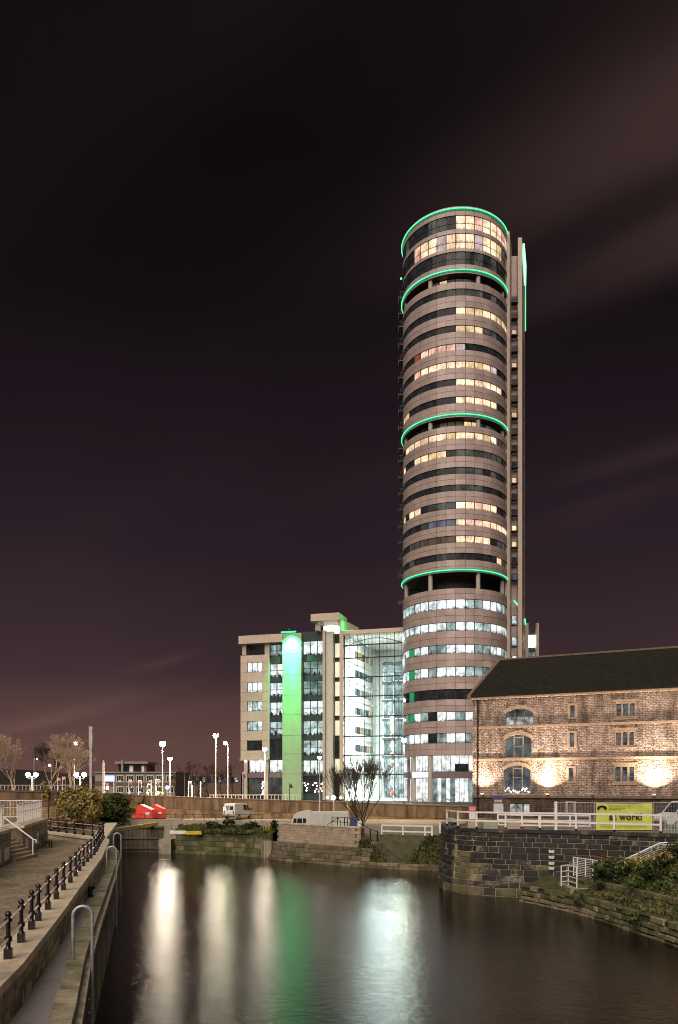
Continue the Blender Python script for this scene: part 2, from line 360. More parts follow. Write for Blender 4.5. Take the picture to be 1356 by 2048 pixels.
GROUND = mat('plateau_ground', (.06,.058,.055), .9, .3, .6)
PAVE = mat('quay_paving', (.16,.135,.10), .85, .3, 1.3, bump=.2, col3=(.09,.085,.045), s3=.4)
ASPH = mat('wet_asphalt', (.085,.085,.09), .7, .3, 14.0, bump=.3, bscale=60)
GRAVEL = mat('ledge_gravel', (.27,.26,.27), .9, .35, 25.0, bump=.5, bscale=80, col3=(.20,.18,.11), s3=.8)
g = MB(); g.prism([(-28.6,115.2),(17,105.6),(200,105.6),(1500,300),(1500,2500),(-1500,2500),(-1500,113),(-60,113)], 1.0, 4.3)
struct(g.build('road', GROUND))
g = MB(); g.prism([(-24.9,91.7),(-19.4,91.7),(-17.0,90.2),(-12.4,88.2),(-8.5,86.2),(-5.6,83.6),(2.0,75.6),(3.6,74.2),(5.4,73.4),(7.0,72.8),(8.9,71.2),(10.2,70.2),(10.9,67.2),(18,84),(18,104.3),(-28.6,113.3),(-60,113.3),(-60,88.6)], -2, 2.9)
struct(g.build('quay', PAVE))

# --- round basin wall platform (higher quay on the right)
RW = Poly([(10.6,68),(9.0,64.5),(8.0,61.5),(7.65,59),(7.7,57),(8.15,55.4),(9.1,54.2),(10.2,53.5),(11.6,53.0),(13.2,52.4),(14.9,51.7),(17.4,50.3),(19.9,48.7),(24,46.2)])
pf = [(p.x+.5, p.y+.6) for p in RW.p]
g = MB(); g.prism(pf+[(60,46.2),(60,104.3),(18.1,104.3),(18.1,84.2),(10.8,67)], -2, 4.1)
struct(g.build('upper_quay', PAVE))

# --- left quay: walkway, ledge, terrace ground
PO = Poly([(-4.6,6),(-6.42,15),(-6.72,16.7),(-8.25,23.5),(-10.02,31),(-12.25,40.6),(-15.0,51.2),(-15.9,54.6)])      # parapet outer line
LE = Poly([(-3.0,6),(-5.35,16),(-6.97,21.8),(-8.35,27.2),(-9.95,33.7),(-12.0,42),(-14.3,51),(-15.7,56.5),(-17.4,60)])  # ledge edge over the water
wk = [(p.x, p.y) for p in PO.p]
g = MB(); g.prism(wk+[(-17.0,57),(-24.3,65.8),(-45,66.5),(-45,6)], -2, 3.25)
struct(g.build('walkway', masonry('walkway_setts', (.29,.24,.165), (.21,.175,.12), (.09,.075,.05), .62, .30, .8, .7, (.085,.075,.05), .5, .016, R(-14), .03, .22, True)))
g = MB(); g.prism([(p.x-.12, p.y) for p in LE.p]+[(-24,66),(-30,60),(-30,20),(-20,6)], -2, 2.8)
struct(g.build('ledge', GRAVEL))
g = MB(); g.prism([(-24.3,66.2),(-17.3,58),(-18.4,63),(-24.9,88.8),(-24.9,113.2),(-90,113.2),(-90,66.6),(-45,66.6)], -2, 3.0)
struct(g.build('bank', mat('bank_earth', (.10,.085,.05), .95, .4, 2.0, bump=.6, bscale=15, col3=(.05,.06,.02), s3=.7)))

def stone_block(mb, poly, t0, t1, z0, z1, proud, depth=.25, out=1, batter=0.0, ztop=4.5, ch=.025):
    """one block on a wall that follows poly; chamfered front, slightly proud"""
    def P(t, o, z): return poly.off(t, out*(o+(ztop-z)*batter), z)
    b = [P(t0,-depth,z0),P(t1,-depth,z0),P(t1,-depth,z1),P(t0,-depth,z1)]
    e = [P(t0,proud-ch,z0),P(t1,proud-ch,z0),P(t1,proud-ch,z1),P(t0,proud-ch,z1)]
    j = lambda: random.uniform(-.012,.012)
    f = [P(t0+ch,proud+j(),z0+ch),P(t1-ch,proud+j(),z0+ch),P(t1-ch,proud+j(),z1-ch),P(t0+ch,proud+j(),z1-ch)]
    fs = [(8,9,10,11)]+[(4+i,4+(i+1)%4,8+(i+1)%4,8+i) for i in range(4)]+[(i,(i+1)%4,4+(i+1)%4,4+i) for i in range(4)]
    mb.add(b+e+f, fs)

# parapet wall of the left quay
pw = thing('parapet_wall', 'low stone parapet with wide pale coping under the black railing', 'wall')
b = MB()
n = 70
for i in range(n):
    t0 = PO.len*i/n; t1 = PO.len*(i+1)/n
    b.hexa([PO.off(t0,-.62,2.75),PO.off(t0,-.03,2.75),PO.off(t1,-.03,2.75),PO.off(t1,-.62,2.75),PO.off(t0,-.62,3.56),PO.off(t0,-.03,3.56),PO.off(t1,-.03,3.56),PO.off(t1,-.62,3.56)])
b.build('core', mat('mortar', (.13,.11,.075), .95, .3), pw)
PB = mat('parapet_stone', (.44,.37,.24), .85, .3, 2.0, bump=.45, bscale=14, objvar=.22, col3=(.20,.185,.085), s3=1.0, t3=(.5,.72))
for ci, (z0, z1) in enumerate(((2.75,3.10),(3.10,3.545))):
    t = 3.0+.35*ci
    while t < PO.len-.3:
        l = random.uniform(.75,1.2); t1 = min(t+l, PO.len)
        m = MB(); stone_block(m, PO, t+.01, t1-.01, z0+.008, z1-.008, .0, .1); m.build('stone', PB, pw); t = t1
CPM = mat('coping_stone', (.54,.47,.35), .8, .18, 2.5, bump=.2, objvar=.08, col3=(.32,.28,.19), s3=.8)
t = 1.5
while t < PO.len-.05:
    t1 = min(t+1.55, PO.len); a = t+.006; c = t1-.006
    m = MB(); m.hexa([PO.off(a,-.74,3.56),PO.off(a,.06,3.56),PO.off(c,.06,3.56),PO.off(c,-.74,3.56),PO.off(a,-.74,3.72),PO.off(a,.035,3.72),PO.off(c,.035,3.72),PO.off(c,-.74,3.72)])
    m.build('coping_slab', CPM, pw); t = t1

# far return of the parapet
PF = Poly([(-15.9,54.6),(-16.5,56.0),(-17.4,57.2),(-20.5,60.9),(-24.4,65.6)])
pr = thing('parapet_wall', 'low pale parapet wall closing the far end of the walkway', 'wall')
for i in range(16):
    t0 = PF.len*i/16; t1 = PF.len*(i+1)/16
    m = MB(); m.hexa([PF.off(t0+.006,-.6,3.2),PF.off(t0+.006,0,2.7),PF.off(t1-.006,0,2.7),PF.off(t1-.006,-.6,3.2),PF.off(t0+.006,-.6,3.58),PF.off(t0+.006,0,3.58),PF.off(t1-.006,0,3.58),PF.off(t1-.006,-.6,3.58)])
    m.build('stone', CONC_BLOCK, pr)
    m = MB(); m.hexa([PF.off(t0+.004,-.68,3.582),PF.off(t0+.004,.05,3.582),PF.off(t1-.004,.05,3.582),PF.off(t1-.004,-.68,3.582),PF.off(t0+.004,-.68,3.75),PF.off(t0+.004,.03,3.75),PF.off(t1-.004,.03,3.75),PF.off(t1-.004,-.68,3.75)])
    m.build('coping_slab', CPM, pr)

# black railing: cast posts with ball tops, two rails
def post_mesh(h=1.03, wide=1.0):
    m = MB(); k = wide
    m.box(-.085*k,.085*k,-.085*k,.085*k,0,.22)
    m.lathe([(.075*k,.22),(.05*k,.27),(.05*k,.36),(.082*k,.38),(.082*k,.47),(.05*k,.49),(.046*k,.55),(.046*k,.76),(.05*k,.78),(.085*k,.80),(.085*k,.87),(.045*k,.885),(.035*k,.905)], n=12)
    m.ball((0,0,.965),.072*k,12)
    me = m.mesh('post'); me.materials.append(BLACK); me.polygons.foreach_set('use_smooth', [True]*len(me.polygons)); me.set_sharp_from_angle(angle=R(35)); return me
POSTME = post_mesh()
pts = [(-6.35,13.3),(-6.75,15.2),(-7.2,17.2),(-7.64,19.0),(-8.05,20.7),(-8.37,22.0),(-8.84,24.0),(-9.37,26.2),(-9.9,28.4),(-10.4,30.6),(-10.9,32.7),(-11.4,34.7),(-11.9,36.8),(-12.35,38.8),(-12.75,40.6),(-13.2,42.6),(-13.7,44.6),(-14.2,46.5),(-14.7,48.4),(-15.2,50.3),(-15.7,52.2),(-16.15,54.0)]
pts = [(x, y) for x, y in pts]
STEEL = mat('rail_steel', (.60,.50,.46), .25, .2, 8.0, metal=.25)
rl = thing('railing', 'black cast iron railing with ball topped posts along the quay coping', 'railing')
for i, (x, y) in enumerate(pts):
    link('post', POSTME, rl, (x, y, 3.72), math.atan2(pts[min(i+1,len(pts)-1)][1]-pts[max(i-1,0)][1], pts[min(i+1,len(pts)-1)][0]-pts[max(i-1,0)][0]))
for z in (.835,.425):
    for (x0,y0),(x1,y1) in zip(pts, pts[1:]):
        MB().tube((x0,y0,3.72+z),(x1,y1,3.72+z),.032,10).build('rail', STEEL, rl, True)
fp = [(-16.45,55.2),(-17.1,56.5),(-17.9,57.5),(-19.0,58.8),(-20.1,60.15),(-21.2,61.5),(-22.3,62.8),(-23.4,64.1),(-24.5,65.5)]
fr = thing('railing', 'black post and rail fence on the far parapet below the ivy', 'railing')
for x, y in fp: link('post', POSTME, fr, (x-.05, y+.1, 3.75), R(40))
for z in (.835,.425):
    for (x0,y0),(x1,y1) in zip(fp, fp[1:]):
        MB().tube((x0-.05,y0+.1,3.75+z),(x1-.05,y1+.1,3.75+z),.032,8).build('rail', STEEL, fr, True)

# ledge edge stones and timber piling
pl = thing('quay_piling', 'dark vertical plank piling holding the narrow ledge above the water', 'quay wall')
EDGE = mat('ledge_edge_stone', (.27,.25,.17), .85, .35, 3.0, bump=.5, bscale=18, objvar=.2, col3=(.11,.115,.05), s3=1.2, t3=(.48,.66))
t = 2.0
while t < LE.len-.3:
    l = random.uniform(.9,1.5); t1 = min(t+l, LE.len)
    m = MB(); a, c = t+.008, t1-.008; wdt = random.uniform(.42,.5); zt = 2.83+random.uniform(-.012,.012)
    m.hexa([LE.off(a,-wdt,2.6),LE.off(a,.0,2.6),LE.off(c,.0,2.6),LE.off(c,-wdt,2.6),LE.off(a,-wdt,zt),LE.off(a,-.02,zt),LE.off(c,-.02,zt),LE.off(c,-wdt,zt)])
    m.build('edge_stone', EDGE, pl); t = t1
WOODP = mat('piling_timber', (.25,.22,.165), .85, .45, 3.0, stretch=(1,1,.25), bump=.5, bscale=20, objvar=.35, col3=(.045,.055,.025), s3=1.0)
t = 4.0; i = 0
while t < LE.len-.3:
    l = .42; o = .06 if i % 2 else -.05
    m = MB(); a, c = t+.012, t+l-.012
    m.hexa([LE.off(a,o-.3,-1.0),LE.off(a,o+.02,-1.0),LE.off(c,o+.02,-1.0),LE.off(c,o-.3,-1.0),LE.off(a,o-.3,2.59),LE.off(a,o,2.59),LE.off(c,o,2.59),LE.off(c,o-.3,2.59)])
    m.build('plank', WOODP, pl); t += l; i += 1
m = MB()
for i in range(60):
    t0 = 2+(LE.len-2)*i/60; t1 = 2+(LE.len-2)*(i+1)/60
    m.hexa([LE.off(t0,.0,2.36),LE.off(t0,.13,2.36),LE.off(t1,.13,2.36),LE.off(t1,.0,2.36),LE.off(t0,.0,2.58),LE.off(t0,.13,2.58),LE.off(t1,.13,2.58),LE.off(t1,.0,2.58)])
m.build('waling', WOODP, pl)

# hoop topped ladders on the ledge
def hoop(x, y, label, zt=4.25):
    t = min(range(0, 600), key=lambda k: (LE.at(LE.len*k/600)-Vector((x,y,0))).length)*LE.len/600
    o = thing('ladder_hoop', label, 'ladder', (0,0,0), 0, 'galvanised ladder hoops on the left quay')
    inn = LE.off(t, -.32); ou = LE.off(t, .17)
    c = (inn+ou)/2; d = (ou-inn); r = d.length/2; d.normalize()
    path = [Vector((inn.x,inn.y,2.83))]+[c-d*r*math.cos(math.pi*k/12)+Vector((0,0,zt-r+r*math.sin(math.pi*k/12))) for k in range(13)]+[Vector((ou.x,ou.y,-.6))]
    MB().path(path, .046, 12).build('hoop', GALV, o, True)
    tg = LE.tan(t)
    for k in range(6):
        z = 2.1-.36*k; a = Vector((ou.x,ou.y,z))
        MB().tube(a, a-d*.16, .022, 8).build('bracket', GALV, o, True)
    return o
hoop(-6.9,21.2, 'large galvanised ladder hoop on the ledge, nearest of the three')
hoop(-12.0,41.7, 'galvanised ladder hoop on the ledge past the mooring bollard, middle of three')
hoop(-14.8,53.5, 'galvanised ladder hoop at the far end of the ledge, smallest of three')
bo = tag(MB().lathe([(.17,0),(.17,.05),(.12,.09),(.115,.3),(.21,.34),(.22,.42),(.19,.45)], n=16).build('mooring_bollard', BLACK, None, True), 'squat black mooring bollard on the ledge below the coping', 'bollard')
bo.location = (LE.off(28.2,-.62).x, LE.off(28.2,-.62).y, 2.8)

# --- terrace on the far left: wall, vent grilles, steps, white railing
TW = mat('terrace_stone', (.28,.24,.17), .85, .3, 1.6, bump=.4, objvar=.18, col3=(.08,.078,.04), s3=.8)
TL = Poly([(-14.0,25),(-17.55,41.0),(-18.1,43.6)])
TR = Poly([(-18.75,46.9),(-21.0,56.4),(-21.3,57.8)])
tr = thing('terrace_wall', 'stone terrace wall with white vent grilles beside the walkway steps', 'wall')
def wallrun(P, parent, z0, z1, courses):
    m = MB()
    for i in range(12):
        a, c = P.len*i/12, P.len*(i+1)/12
        m.hexa([P.off(a,-1.2,z0),P.off(a,-.03,z0),P.off(c,-.03,z0),P.off(c,-1.2,z0),P.off(a,-1.2,z1-.16),P.off(a,-.03,z1-.16),P.off(c,-.03,z1-.16),P.off(c,-1.2,z1-.16)])
    m.build('core', MATS['mortar'], parent)
    h = (z1-.16-z0)/courses
    for k in range(courses):
        t = .4*(k % 2)
        while t < P.len-.05:
            t1 = min(P.len, t+random.uniform(.8,1.2)); mm = MB()
            stone_block(mm, P, t+.008, t1-.008, z0+k*h+.006, z0+(k+1)*h-.006, 0, .08); mm.build('stone', TW, parent); t = t1
    for a in range(int(P.len/1.3)+1):
        t0, t1 = a*1.3, min(P.len, a*1.3+1.3)
        if t1-t0 < .05: continue
        mm = MB(); mm.hexa([P.off(t0+.004,-1.25,z1-.158),P.off(t0+.004,.07,z1-.158),P.off(t1-.004,.07,z1-.158),P.off(t1-.004,-1.25,z1-.158),P.off(t0+.004,-1.25,z1),P.off(t0+.004,.06,z1),P.off(t1-.004,.06,z1),P.off(t1-.004,-1.25,z1)])
        mm.build('coping_slab', CPM, parent)
wallrun(TL, tr, 3.25, 5.1, 4); wallrun(TR, tr, 3.25, 5.1, 4)
def grille(P, t, z, w_, h_):
    m = MB()
    for k in range(7):
        o = w_*k/6; a = P.off(t+o-.015,.03,z); b_ = P.off(t+o+.015,.03,z)
        m.hexa([P.off(t+o-.018,.0,z),P.off(t+o-.018,.05,z),P.off(t+o+.018,.05,z),P.off(t+o+.018,.0,z),P.off(t+o-.018,.0,z+h_),P.off(t+o-.018,.05,z+h_),P.off(t+o+.018,.05,z+h_),P.off(t+o+.018,.0,z+h_)])
    for k in range(5):
        zz = z+h_*k/4
        m.hexa([P.off(t,.005,zz-.018),P.off(t,.046,zz-.018),P.off(t+w_,.046,zz-.018),P.off(t+w_,.005,zz-.018),P.off(t,.005,zz+.018),P.off(t,.046,zz+.018),P.off(t+w_,.046,zz+.018),P.off(t+w_,.005,zz+.018)])
    gr = m.build('vent_grille', WHITE, tr)
    mm = MB(); mm.hexa([P.off(t,.001,z),P.off(t,.02,z),P.off(t+w_,.02,z),P.off(t+w_,.001,z),P.off(t,.001,z+h_),P.off(t,.02,z+h_),P.off(t+w_,.02,z+h_),P.off(t+w_,.001,z+h_)])
    mm.build('backing', mat('vent_back', (.25,.24,.22), .8, .2), gr)
grille(TL, 17.3, 3.5, .95, .62); grille(TL, 15.2, 3.5, .95, .62); grille(TR, .9, 3.55, .75, .7); grille(TR, 5.6, 3.6, .8, .7)
m = MB()                                        # terrace deck
m.prism([(-15.1,25),(-18.7,41.0),(-19.25,43.65),(-45,43.65),(-45,25)], 3.3, 5.06); m.prism([(-19.9,46.9),(-22.2,56.4),(-22.4,57.75),(-45,57.75),(-45,46.9)], 3.3, 5.06)
m.box(-45,-20.6,43.66,46.89,3.3,5.06)
struct(m.build('terrace', PAVE))
stp = thing('terrace_steps', 'short stone steps climbing from the walkway to the terrace', 'steps')
for k in range(10):
    x1 = -17.85-.27*k
    m = MB(); m.box(-21.0, x1, 43.7, 46.85, 3.25+.001*k, 3.25+.183*(k+1)); m.build('step', CONC_BLOCK, stp)
hr = thing('stair_handrail', 'white tubular handrail rising over the terrace steps', 'handrail')
hp = [(-17.72,46.0,4.15),(-17.7,46.0,4.0),(-17.62,46.0,3.98)]
a0 = Vector((-17.85,46.2,4.30)); a1 = Vector((-20.4,46.2,6.2))
MB().path([a0+Vector((.08,0,-.16)),a0+Vector((.17,0,-.12)),a0+Vector((.14,0,-.02)),a0,a1,a1+Vector((-1.2,0,0))], .045, 10).build('rail', WHITE, hr, True)
for k, zb in ((.02,3.25),(.75,4.9)):
    q = a0.lerp(a1, k); MB().tube((q.x,q.y,zb),(q.x,q.y,q.z),.04,10).build('post', WHITE, hr, True)
def bar_railing(name, label, P, z, h, step, cat='railing', group=None):
    o = thing(name, label, cat, group=group)
    for zz, rr in ((z+h,.035),(z+.1,.022),(z+h*.62,.016)):
        MB().path([P.off(P.len*k/8,0,zz) for k in range(9)], rr, 8).build('rail', WHITE, o, True)
    n = int(P.len/step)
    for k in range(n+1):
        t = P.len*k/n; big = k % 5 == 0
        q = P.off(t,0,z); MB().tube(q, (q.x,q.y,z+h), .034 if big else .014, 6).build('post' if big else 'bar', WHITE, o)
    return o
bar_railing('terrace_railing', 'white barred railing along the edge of the terrace wall', Poly([(-17.0,37),(-17.9,41.0),(-18.45,43.5)]), 5.1, 1.25, .2)
bar_railing('terrace_railing', 'white barred railing on the far stretch of terrace beyond the steps', Poly([(-19.1,47.0),(-21.5,56.8),(-21.6,57.4)]), 5.1, 1.25, .2)
bar_railing('terrace_railing', 'white barred railing across the back end of the terrace', Poly([(-21.7,57.5),(-34,57.6)]), 5.1, 1.25, .22)
# bench at the foot of the terrace wall
bn = thing('park_bench', 'dark slatted bench against the far terrace wall', 'bench', (-20.05,53.6,3.25), R(103))
for k in range(4): MB().box(-.75,.75,-.38-.0+.1*k-.12,-.30+.1*k-.12,.42,.46).build('slat', DARKMETAL, bn)
for k in range(3): MB().box(-.75,.75,-.02+.04*k,.02+.04*k,.52+.13*k,.61+.13*k).build('slat', DARKMETAL, bn)
for sx in (-.6,.6): MB().box(sx-.03,sx+.03,-.48,-.42,0,.45).box(sx-.03,sx+.03,-.05,.02,0,.9).box(sx-.028,sx+.028,-.5,0,.36,.415).build('leg', DARKMETAL, bn)
# ------------------------------------------------------------------ the round tower
W_WARM = window('room_warm', (1.0,.62,.39), 1.5, .6, 1.3, .45, .55, .35, (1.0,.72,.47), .9)
W_PEACH = window('room_peach', (1.0,.52,.37), 1.25, .5, 1.25, .5, .5, .45, (1.0,.64,.50), .5)
W_YELL = window('room_yellow', (.95,.68,.31), 1.05, .6, 1.2, .5, .3, .4, (1.0,.72,.40), .3)
W_PINK = window('room_pink', (.95,.72,.72), .75, .6, 1.2, .6, .3, .3)
W_RED = window('room_red', (.8,.16,.08), .5, .5, 1.2, .8, .4, .3)
W_COOL = window('office_cool', (.70,.90,.88), 1.0, .25, 1.3, .9, .8, .2, (.86,.95,.95), .5)
W_COOL2 = window('office_bright', (.86,.96,1.0), 1.3, .5, 1.25, .9, .75, .1, (.95,.97,.95), .4)
W_MINT = window('office_mint', (.45,.64,.60), .6, .25, 1.6, .6, .6, .25, (.56,.70,.68), .2)
W_DIM = window('room_dim', (.42,.42,.37), .2, .3, 1.3, .5, .4, .4)
W_BLUE = window('room_blue', (.42,.46,.66), .34, .4, 1.2, .7, .3, .3)
W_BROWN = window('room_brown', (.45,.30,.17), .22, .4, 1.3, .7, .3, .3)
W_DARK = window('room_dark', (.40,.40,.42), .034, .1, 1.8, .8, .5, .5)
W_GREEN = window('room_green', (.02,.55,.20), .55, .8, 1.1)
LOBBY = window('lobby_light', (.88,.96,1.0), 1.35, .5, 1.2, .9, .6, .3, (1.0,.98,.93), .3)
WM = [W_DARK, W_WARM, W_PEACH, W_YELL, W_PINK, W_RED, W_COOL, W_COOL2, W_MINT, W_DIM, W_BLUE, W_BROWN, W_GREEN, LOBBY]
CODE = {'.':0,'w':1,'p':2,'y':3,'k':4,'r':5,'c':6,'C':7,'m':8,'d':9,'b':10,'n':11,'g':12,'L':13}
TX, TY, TR_, BASE = 22.8, 156.0, 10.2, 4.3
YF = TY-TR_
tw = thing('tower_block', 'tall round fronted residential tower with green light rings', 'tower', (TX, TY, BASE))
def tz(py): return EYE+(HOR-py)/FPX*YF-BASE
def pol(a, r, z): return (r*math.sin(R(a)), -r*math.cos(R(a)), z)
def arcbox(mb, a0, a1, r0, r1, z0, z1, n=2, m=0):
    for i in range(n):
        p, q = a0+(a1-a0)*i/n, a0+(a1-a0)*(i+1)/n
        pts = [pol(p,r1,z0),pol(q,r1,z0),pol(q,r0,z0),pol(p,r0,z0),pol(p,r1,z1),pol(q,r1,z1),pol(q,r0,z1),pol(p,r0,z1)]
        f = [(3,2,1,0),(4,5,6,7),(0,1,5,4),(2,3,7,6)]
        if i == 0: f.append((3,0,4,7))
        if i == n-1: f.append((1,2,6,5))
        mb.add(pts, f, m)
def arcpane(mb, a0, a1, r, z0, z1, m=0, n=2):
    for i in range(n):
        p, q = a0+(a1-a0)*i/n, a0+(a1-a0)*(i+1)/n
        mb.quad(pol(p,r,z0),pol(q,r,z0),pol(q,r,z1),pol(p,r,z1), m, [(i/n,0),((i+1)/n,0),((i+1)/n,1),(i/n,1)])
CEN = [-112+10*i for i in range(19)]
#        0123456789012345678
G = [('G2',430,457.5,   '....d...dd.wwpww.pp'.replace('.pp','wpp')[:19]),
     ('G2',466,496,     '......pwwkwwwkwwyd.'),
     ('G2',502.5,528,   '..........dd.d.d...'),
     ('G', 577,590.5,   '..........dddd.d...'),
     ('G', 613.7,628,   '...........wyywwyyy'),
     ('G', 650,663,     '...........yyydd...'),
     ('G', 686.4,699.6, '......rppppk.......'),
     ('G', 721.6,735,   '......pwwwwwyywk...'),
     ('G', 757,770,     '...........wwpwww..'),
     ('G', 792.6,806,   '...yy......wwwww...'),
     ('G', 863.7,877,   '....wwwywwywwwywddd'),
     ('G', 898.7,912,   '...w..wwyw.dddddd..'),
     ('G', 934,947,     '...........ddd.d...'),
     ('G', 969,981,     '...........ddd.....'),
     ('G', 1003,1017,   '...y.ww.dddwwpww...'),
     ('G', 1037.6,1050.6,'.......dbbbwppwwwww'),
     ('G', 1071,1084.6, '.....ddnnnnwwww.dd.'),
     ('G', 1105.7,1119, '.....d...d......wd.'),
     ('O', 1198,1217,   '..cccccCcCCCcmCCcmd'),
     ('O', 1243.6,1261, '..cccccCCcmCCcmCCcc'),
     ('O', 1288.6,1306, '..cccgcCmmCCCmmcCmm'),
     ('O', 1333,1353,   '..cccgcCmCCCmmmcCmc'),
     ('O', 1378,1398,   '..m..g.............'),
     ('O', 1423,1441,   '..m.mgCm.CCmCCCCmmm'),
     ('O', 1466,1486,   '..m.mCCC.mCCmCmmCCm')]
bands = []                                   # (kind, py top, py bottom, code)
rec = {546:563, 834:851, 1144:1176}
allr = sorted([(g_[1], g_[2], g_[0], g_[3]) for g_ in G]+[(a, b, 'R', '') for a, b in rec.items()])
prev = 412; panels = []
for top, bot, kd, code in allr:
    panels.append((prev, top)); bands.append((kd, top, bot, code)); prev = bot
panels.append((prev, 1510))
core = MB(); panes = []; plates = []
for p0, p1 in panels:
    z1, z0 = tz(p0), tz(p1)
    arcbox(core, -117, 73, TR_-.6, TR_-.10, z0, z1, 26)
    rows = 2 if (z1-z0) > 1.3 else 1
    for k in range(rows):
        a, b = z0+(z1-z0)*k/rows, z0+(z1-z0)*(k+1)/rows
        for c in CEN: plates.append((c, a+.03, b-.03))
for kd, p0, p1, code in bands:
    z1, z0 = tz(p0), tz(p1)
    if kd == 'R':
        big = p0 == 1144; ri = TR_-(3.4 if big else 1.5)
        arcbox(core, -117, 73, ri-.3, ri, z0, z1, 26)
        arcbox(core, -117, 73, ri, TR_-.6, z0-.02, z0+.02, 26); arcbox(core, -117, 73, ri, TR_-.6, z1-.02, z1+.02, 26)
        if not big:
            for c in CEN: panes.append((c, z0+.25, z1-.2, CODE[random.choice('dddyn.d.')] if c > -40 else 0, ri+.04))
    else:
        arcbox(core, -117, 73, TR_-.6, TR_-.22, z0, z1, 26)
        for i, c in enumerate(CEN):
            code = (code+'.'*19)[:19]
            if kd == 'G2':
                zm = z0+(z1-z0)*.42
                panes.append((c, z0+.05, zm-.05, CODE[code[i]], TR_-.14)); panes.append((c, zm+.05, z1-.05, CODE[code[i]], TR_-.14))
            else: panes.append((c, z0+.06, z1-.06, CODE[code[i]], TR_-.14))
core.build('structure_core', JOINT, tw)
def near(c): return abs(c-6)
plates.sort(key=lambda q: near(q[0])); panes.sort(key=lambda q: near(q[0]))
cache = {}
for i, (c, a, b) in enumerate(plates):
    if i >= 300: break
    key = ('p', round(b-a, 3))
    if key not in cache:
        m = MB(); arcbox(m, -4.85, 4.85, TR_-.11, TR_, 0, b-a, 3); cache[key] = m.mesh('panel'); cache[key].materials.append(CLAD)
    o = link('panel', cache[key], tw, (0,0,a), R(c))
rest = MB()
for c, a, b in plates[300:]: arcbox(rest, c-4.85, c+4.85, TR_-.11, TR_, a, b, 3)
o = rest.build('cladding_panels', CLAD, tw); o['kind'] = 'stuff'
for i, (c, a, b, mi, r) in enumerate(panes[:300]):
    key = ('g', round(b-a, 3), mi, round(r, 2))
    if key not in cache:
        m = MB(); arcpane(m, -4.5, 4.5, r, 0, b-a); cache[key] = m.mesh('window_pane'); cache[key].materials.append(WM[mi])
    link('window_pane', cache[key], tw, (0,0,a), R(c))
rest = MB()
for c, a, b, mi, r in panes[300:]: arcpane(rest, c-4.5, c+4.5, r, a, b, mi)
o = rest.build('window_panes', WM, tw); o['kind'] = 'stuff'
# columns just behind the glass, standing free in the recessed floors
COLM = mat('column_render', (.40,.38,.34), .6, .1)
for a in (-84,-36,18.7,62):
    x, y, _ = pol(a, TR_-.62, 0); MB().tube((x,y,tz(1510)),(x,y,tz(500)),.42,12).build('column', COLM, tw, True)
# light rings
RING = emit('ring_light', (.13,1.0,.44), 1.7); HALO = emit('halo_glow', (.0,.42,.15), .55)
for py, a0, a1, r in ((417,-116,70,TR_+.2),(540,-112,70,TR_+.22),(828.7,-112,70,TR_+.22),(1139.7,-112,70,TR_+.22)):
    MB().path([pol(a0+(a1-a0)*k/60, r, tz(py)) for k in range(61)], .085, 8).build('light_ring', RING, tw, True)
    m = MB(); arcbox(m, a0, a1, TR_-.02, TR_+.07, tz(py)-.26, tz(py)+.24, 40); m.build('ring_halo', HALO, tw)  # added glowing band: stands in for the rings' green halo on the cladding
m = MB(); arcbox(m, -117, 73, TR_-.5, TR_-.46, tz(412), tz(409.5), 30); m.build('roof_rail', FRAME, tw)
MB().prism([pol(-117+190*k/30, TR_-.3, 0)[:2] for k in range(31)], tz(416), tz(413.5)).build('roof', GROUND, tw)
# stone fin, window bay and rear block
def h(py, Y): return wz(py, Y)-BASE
MB().prism([(9.3,-3.0),(10.25,-3.0),(11.7,2.0),(10.4,2.3)], -.1, h(463,153)).build('fin', CLAD2, tw)
MB().prism([(-9.0,4.2),(10.6,2.4),(12.95,2.1),(13.5,3.2),(18,20),(-3,22)], -.1, h(511,158)).build('rear_block', CLAD, tw)
MB().prism([(12.75,1.0),(13.57,1.0),(18.6,20.0),(17.8,20.2)], -.1, h(475,157)).build('pier', CLAD2, tw)
x0, x1, yb = 11.72, 12.74, 2.04
bay = MB()
lit = {661:2,727:2,825:3,956:1,1051:1,1083:1,1148:10,1232:6,1275:6,1313:7}
allw = [596,628,661,694,727,760,793,826,858,891,924,956,988,1019,1051,1083,1115,1148,1232,1275,1313]
for py in allw:
    k = min(lit, key=lambda q: abs(q-py)); mi = lit[k] if abs(k-py) < 5 else 0
    ph = 12 if py < 1200 else 17
    a, b = h(py+ph, 158), h(py, 158)
    fr_ = MB(); fr_.box(x0-.05,x1+.05,yb-.12,yb-.04,a-.15,b+.12); f_ = fr_.build('bay_window', FRAME, tw)
    mm = MB(); mm.quad((x0+.1,yb-.16,a),(x1-.1,yb-.16,a),(x1-.1,yb-.16,b),(x0+.1,yb-.16,b)); mm.build('pane', WM[mi], f_)
    if py < 1200:
        bb = MB(); bb.box(x0-.2,x1+.02,yb-1.3,yb-.2,a-.35,a-.18)
        for q in range(7): bb.box(x0-.2+.2*q,x0-.17+.2*q,yb-1.3,yb-1.27,a-.18,a+.75)
        bb.box(x0-.2,x1+.02,yb-1.32,yb-1.25,a+.75,a+.82); bb.build('balcony', DARKMETAL, tw)
sd = Vector((18.6-13.57, 19.0, 0)).normalized(); sn = Vector((sd.y, -sd.x, 0))
def side(t, z, o=.03): q = Vector((13.57,1.0,0))+sd*t+sn*o; return (q.x, q.y, z)
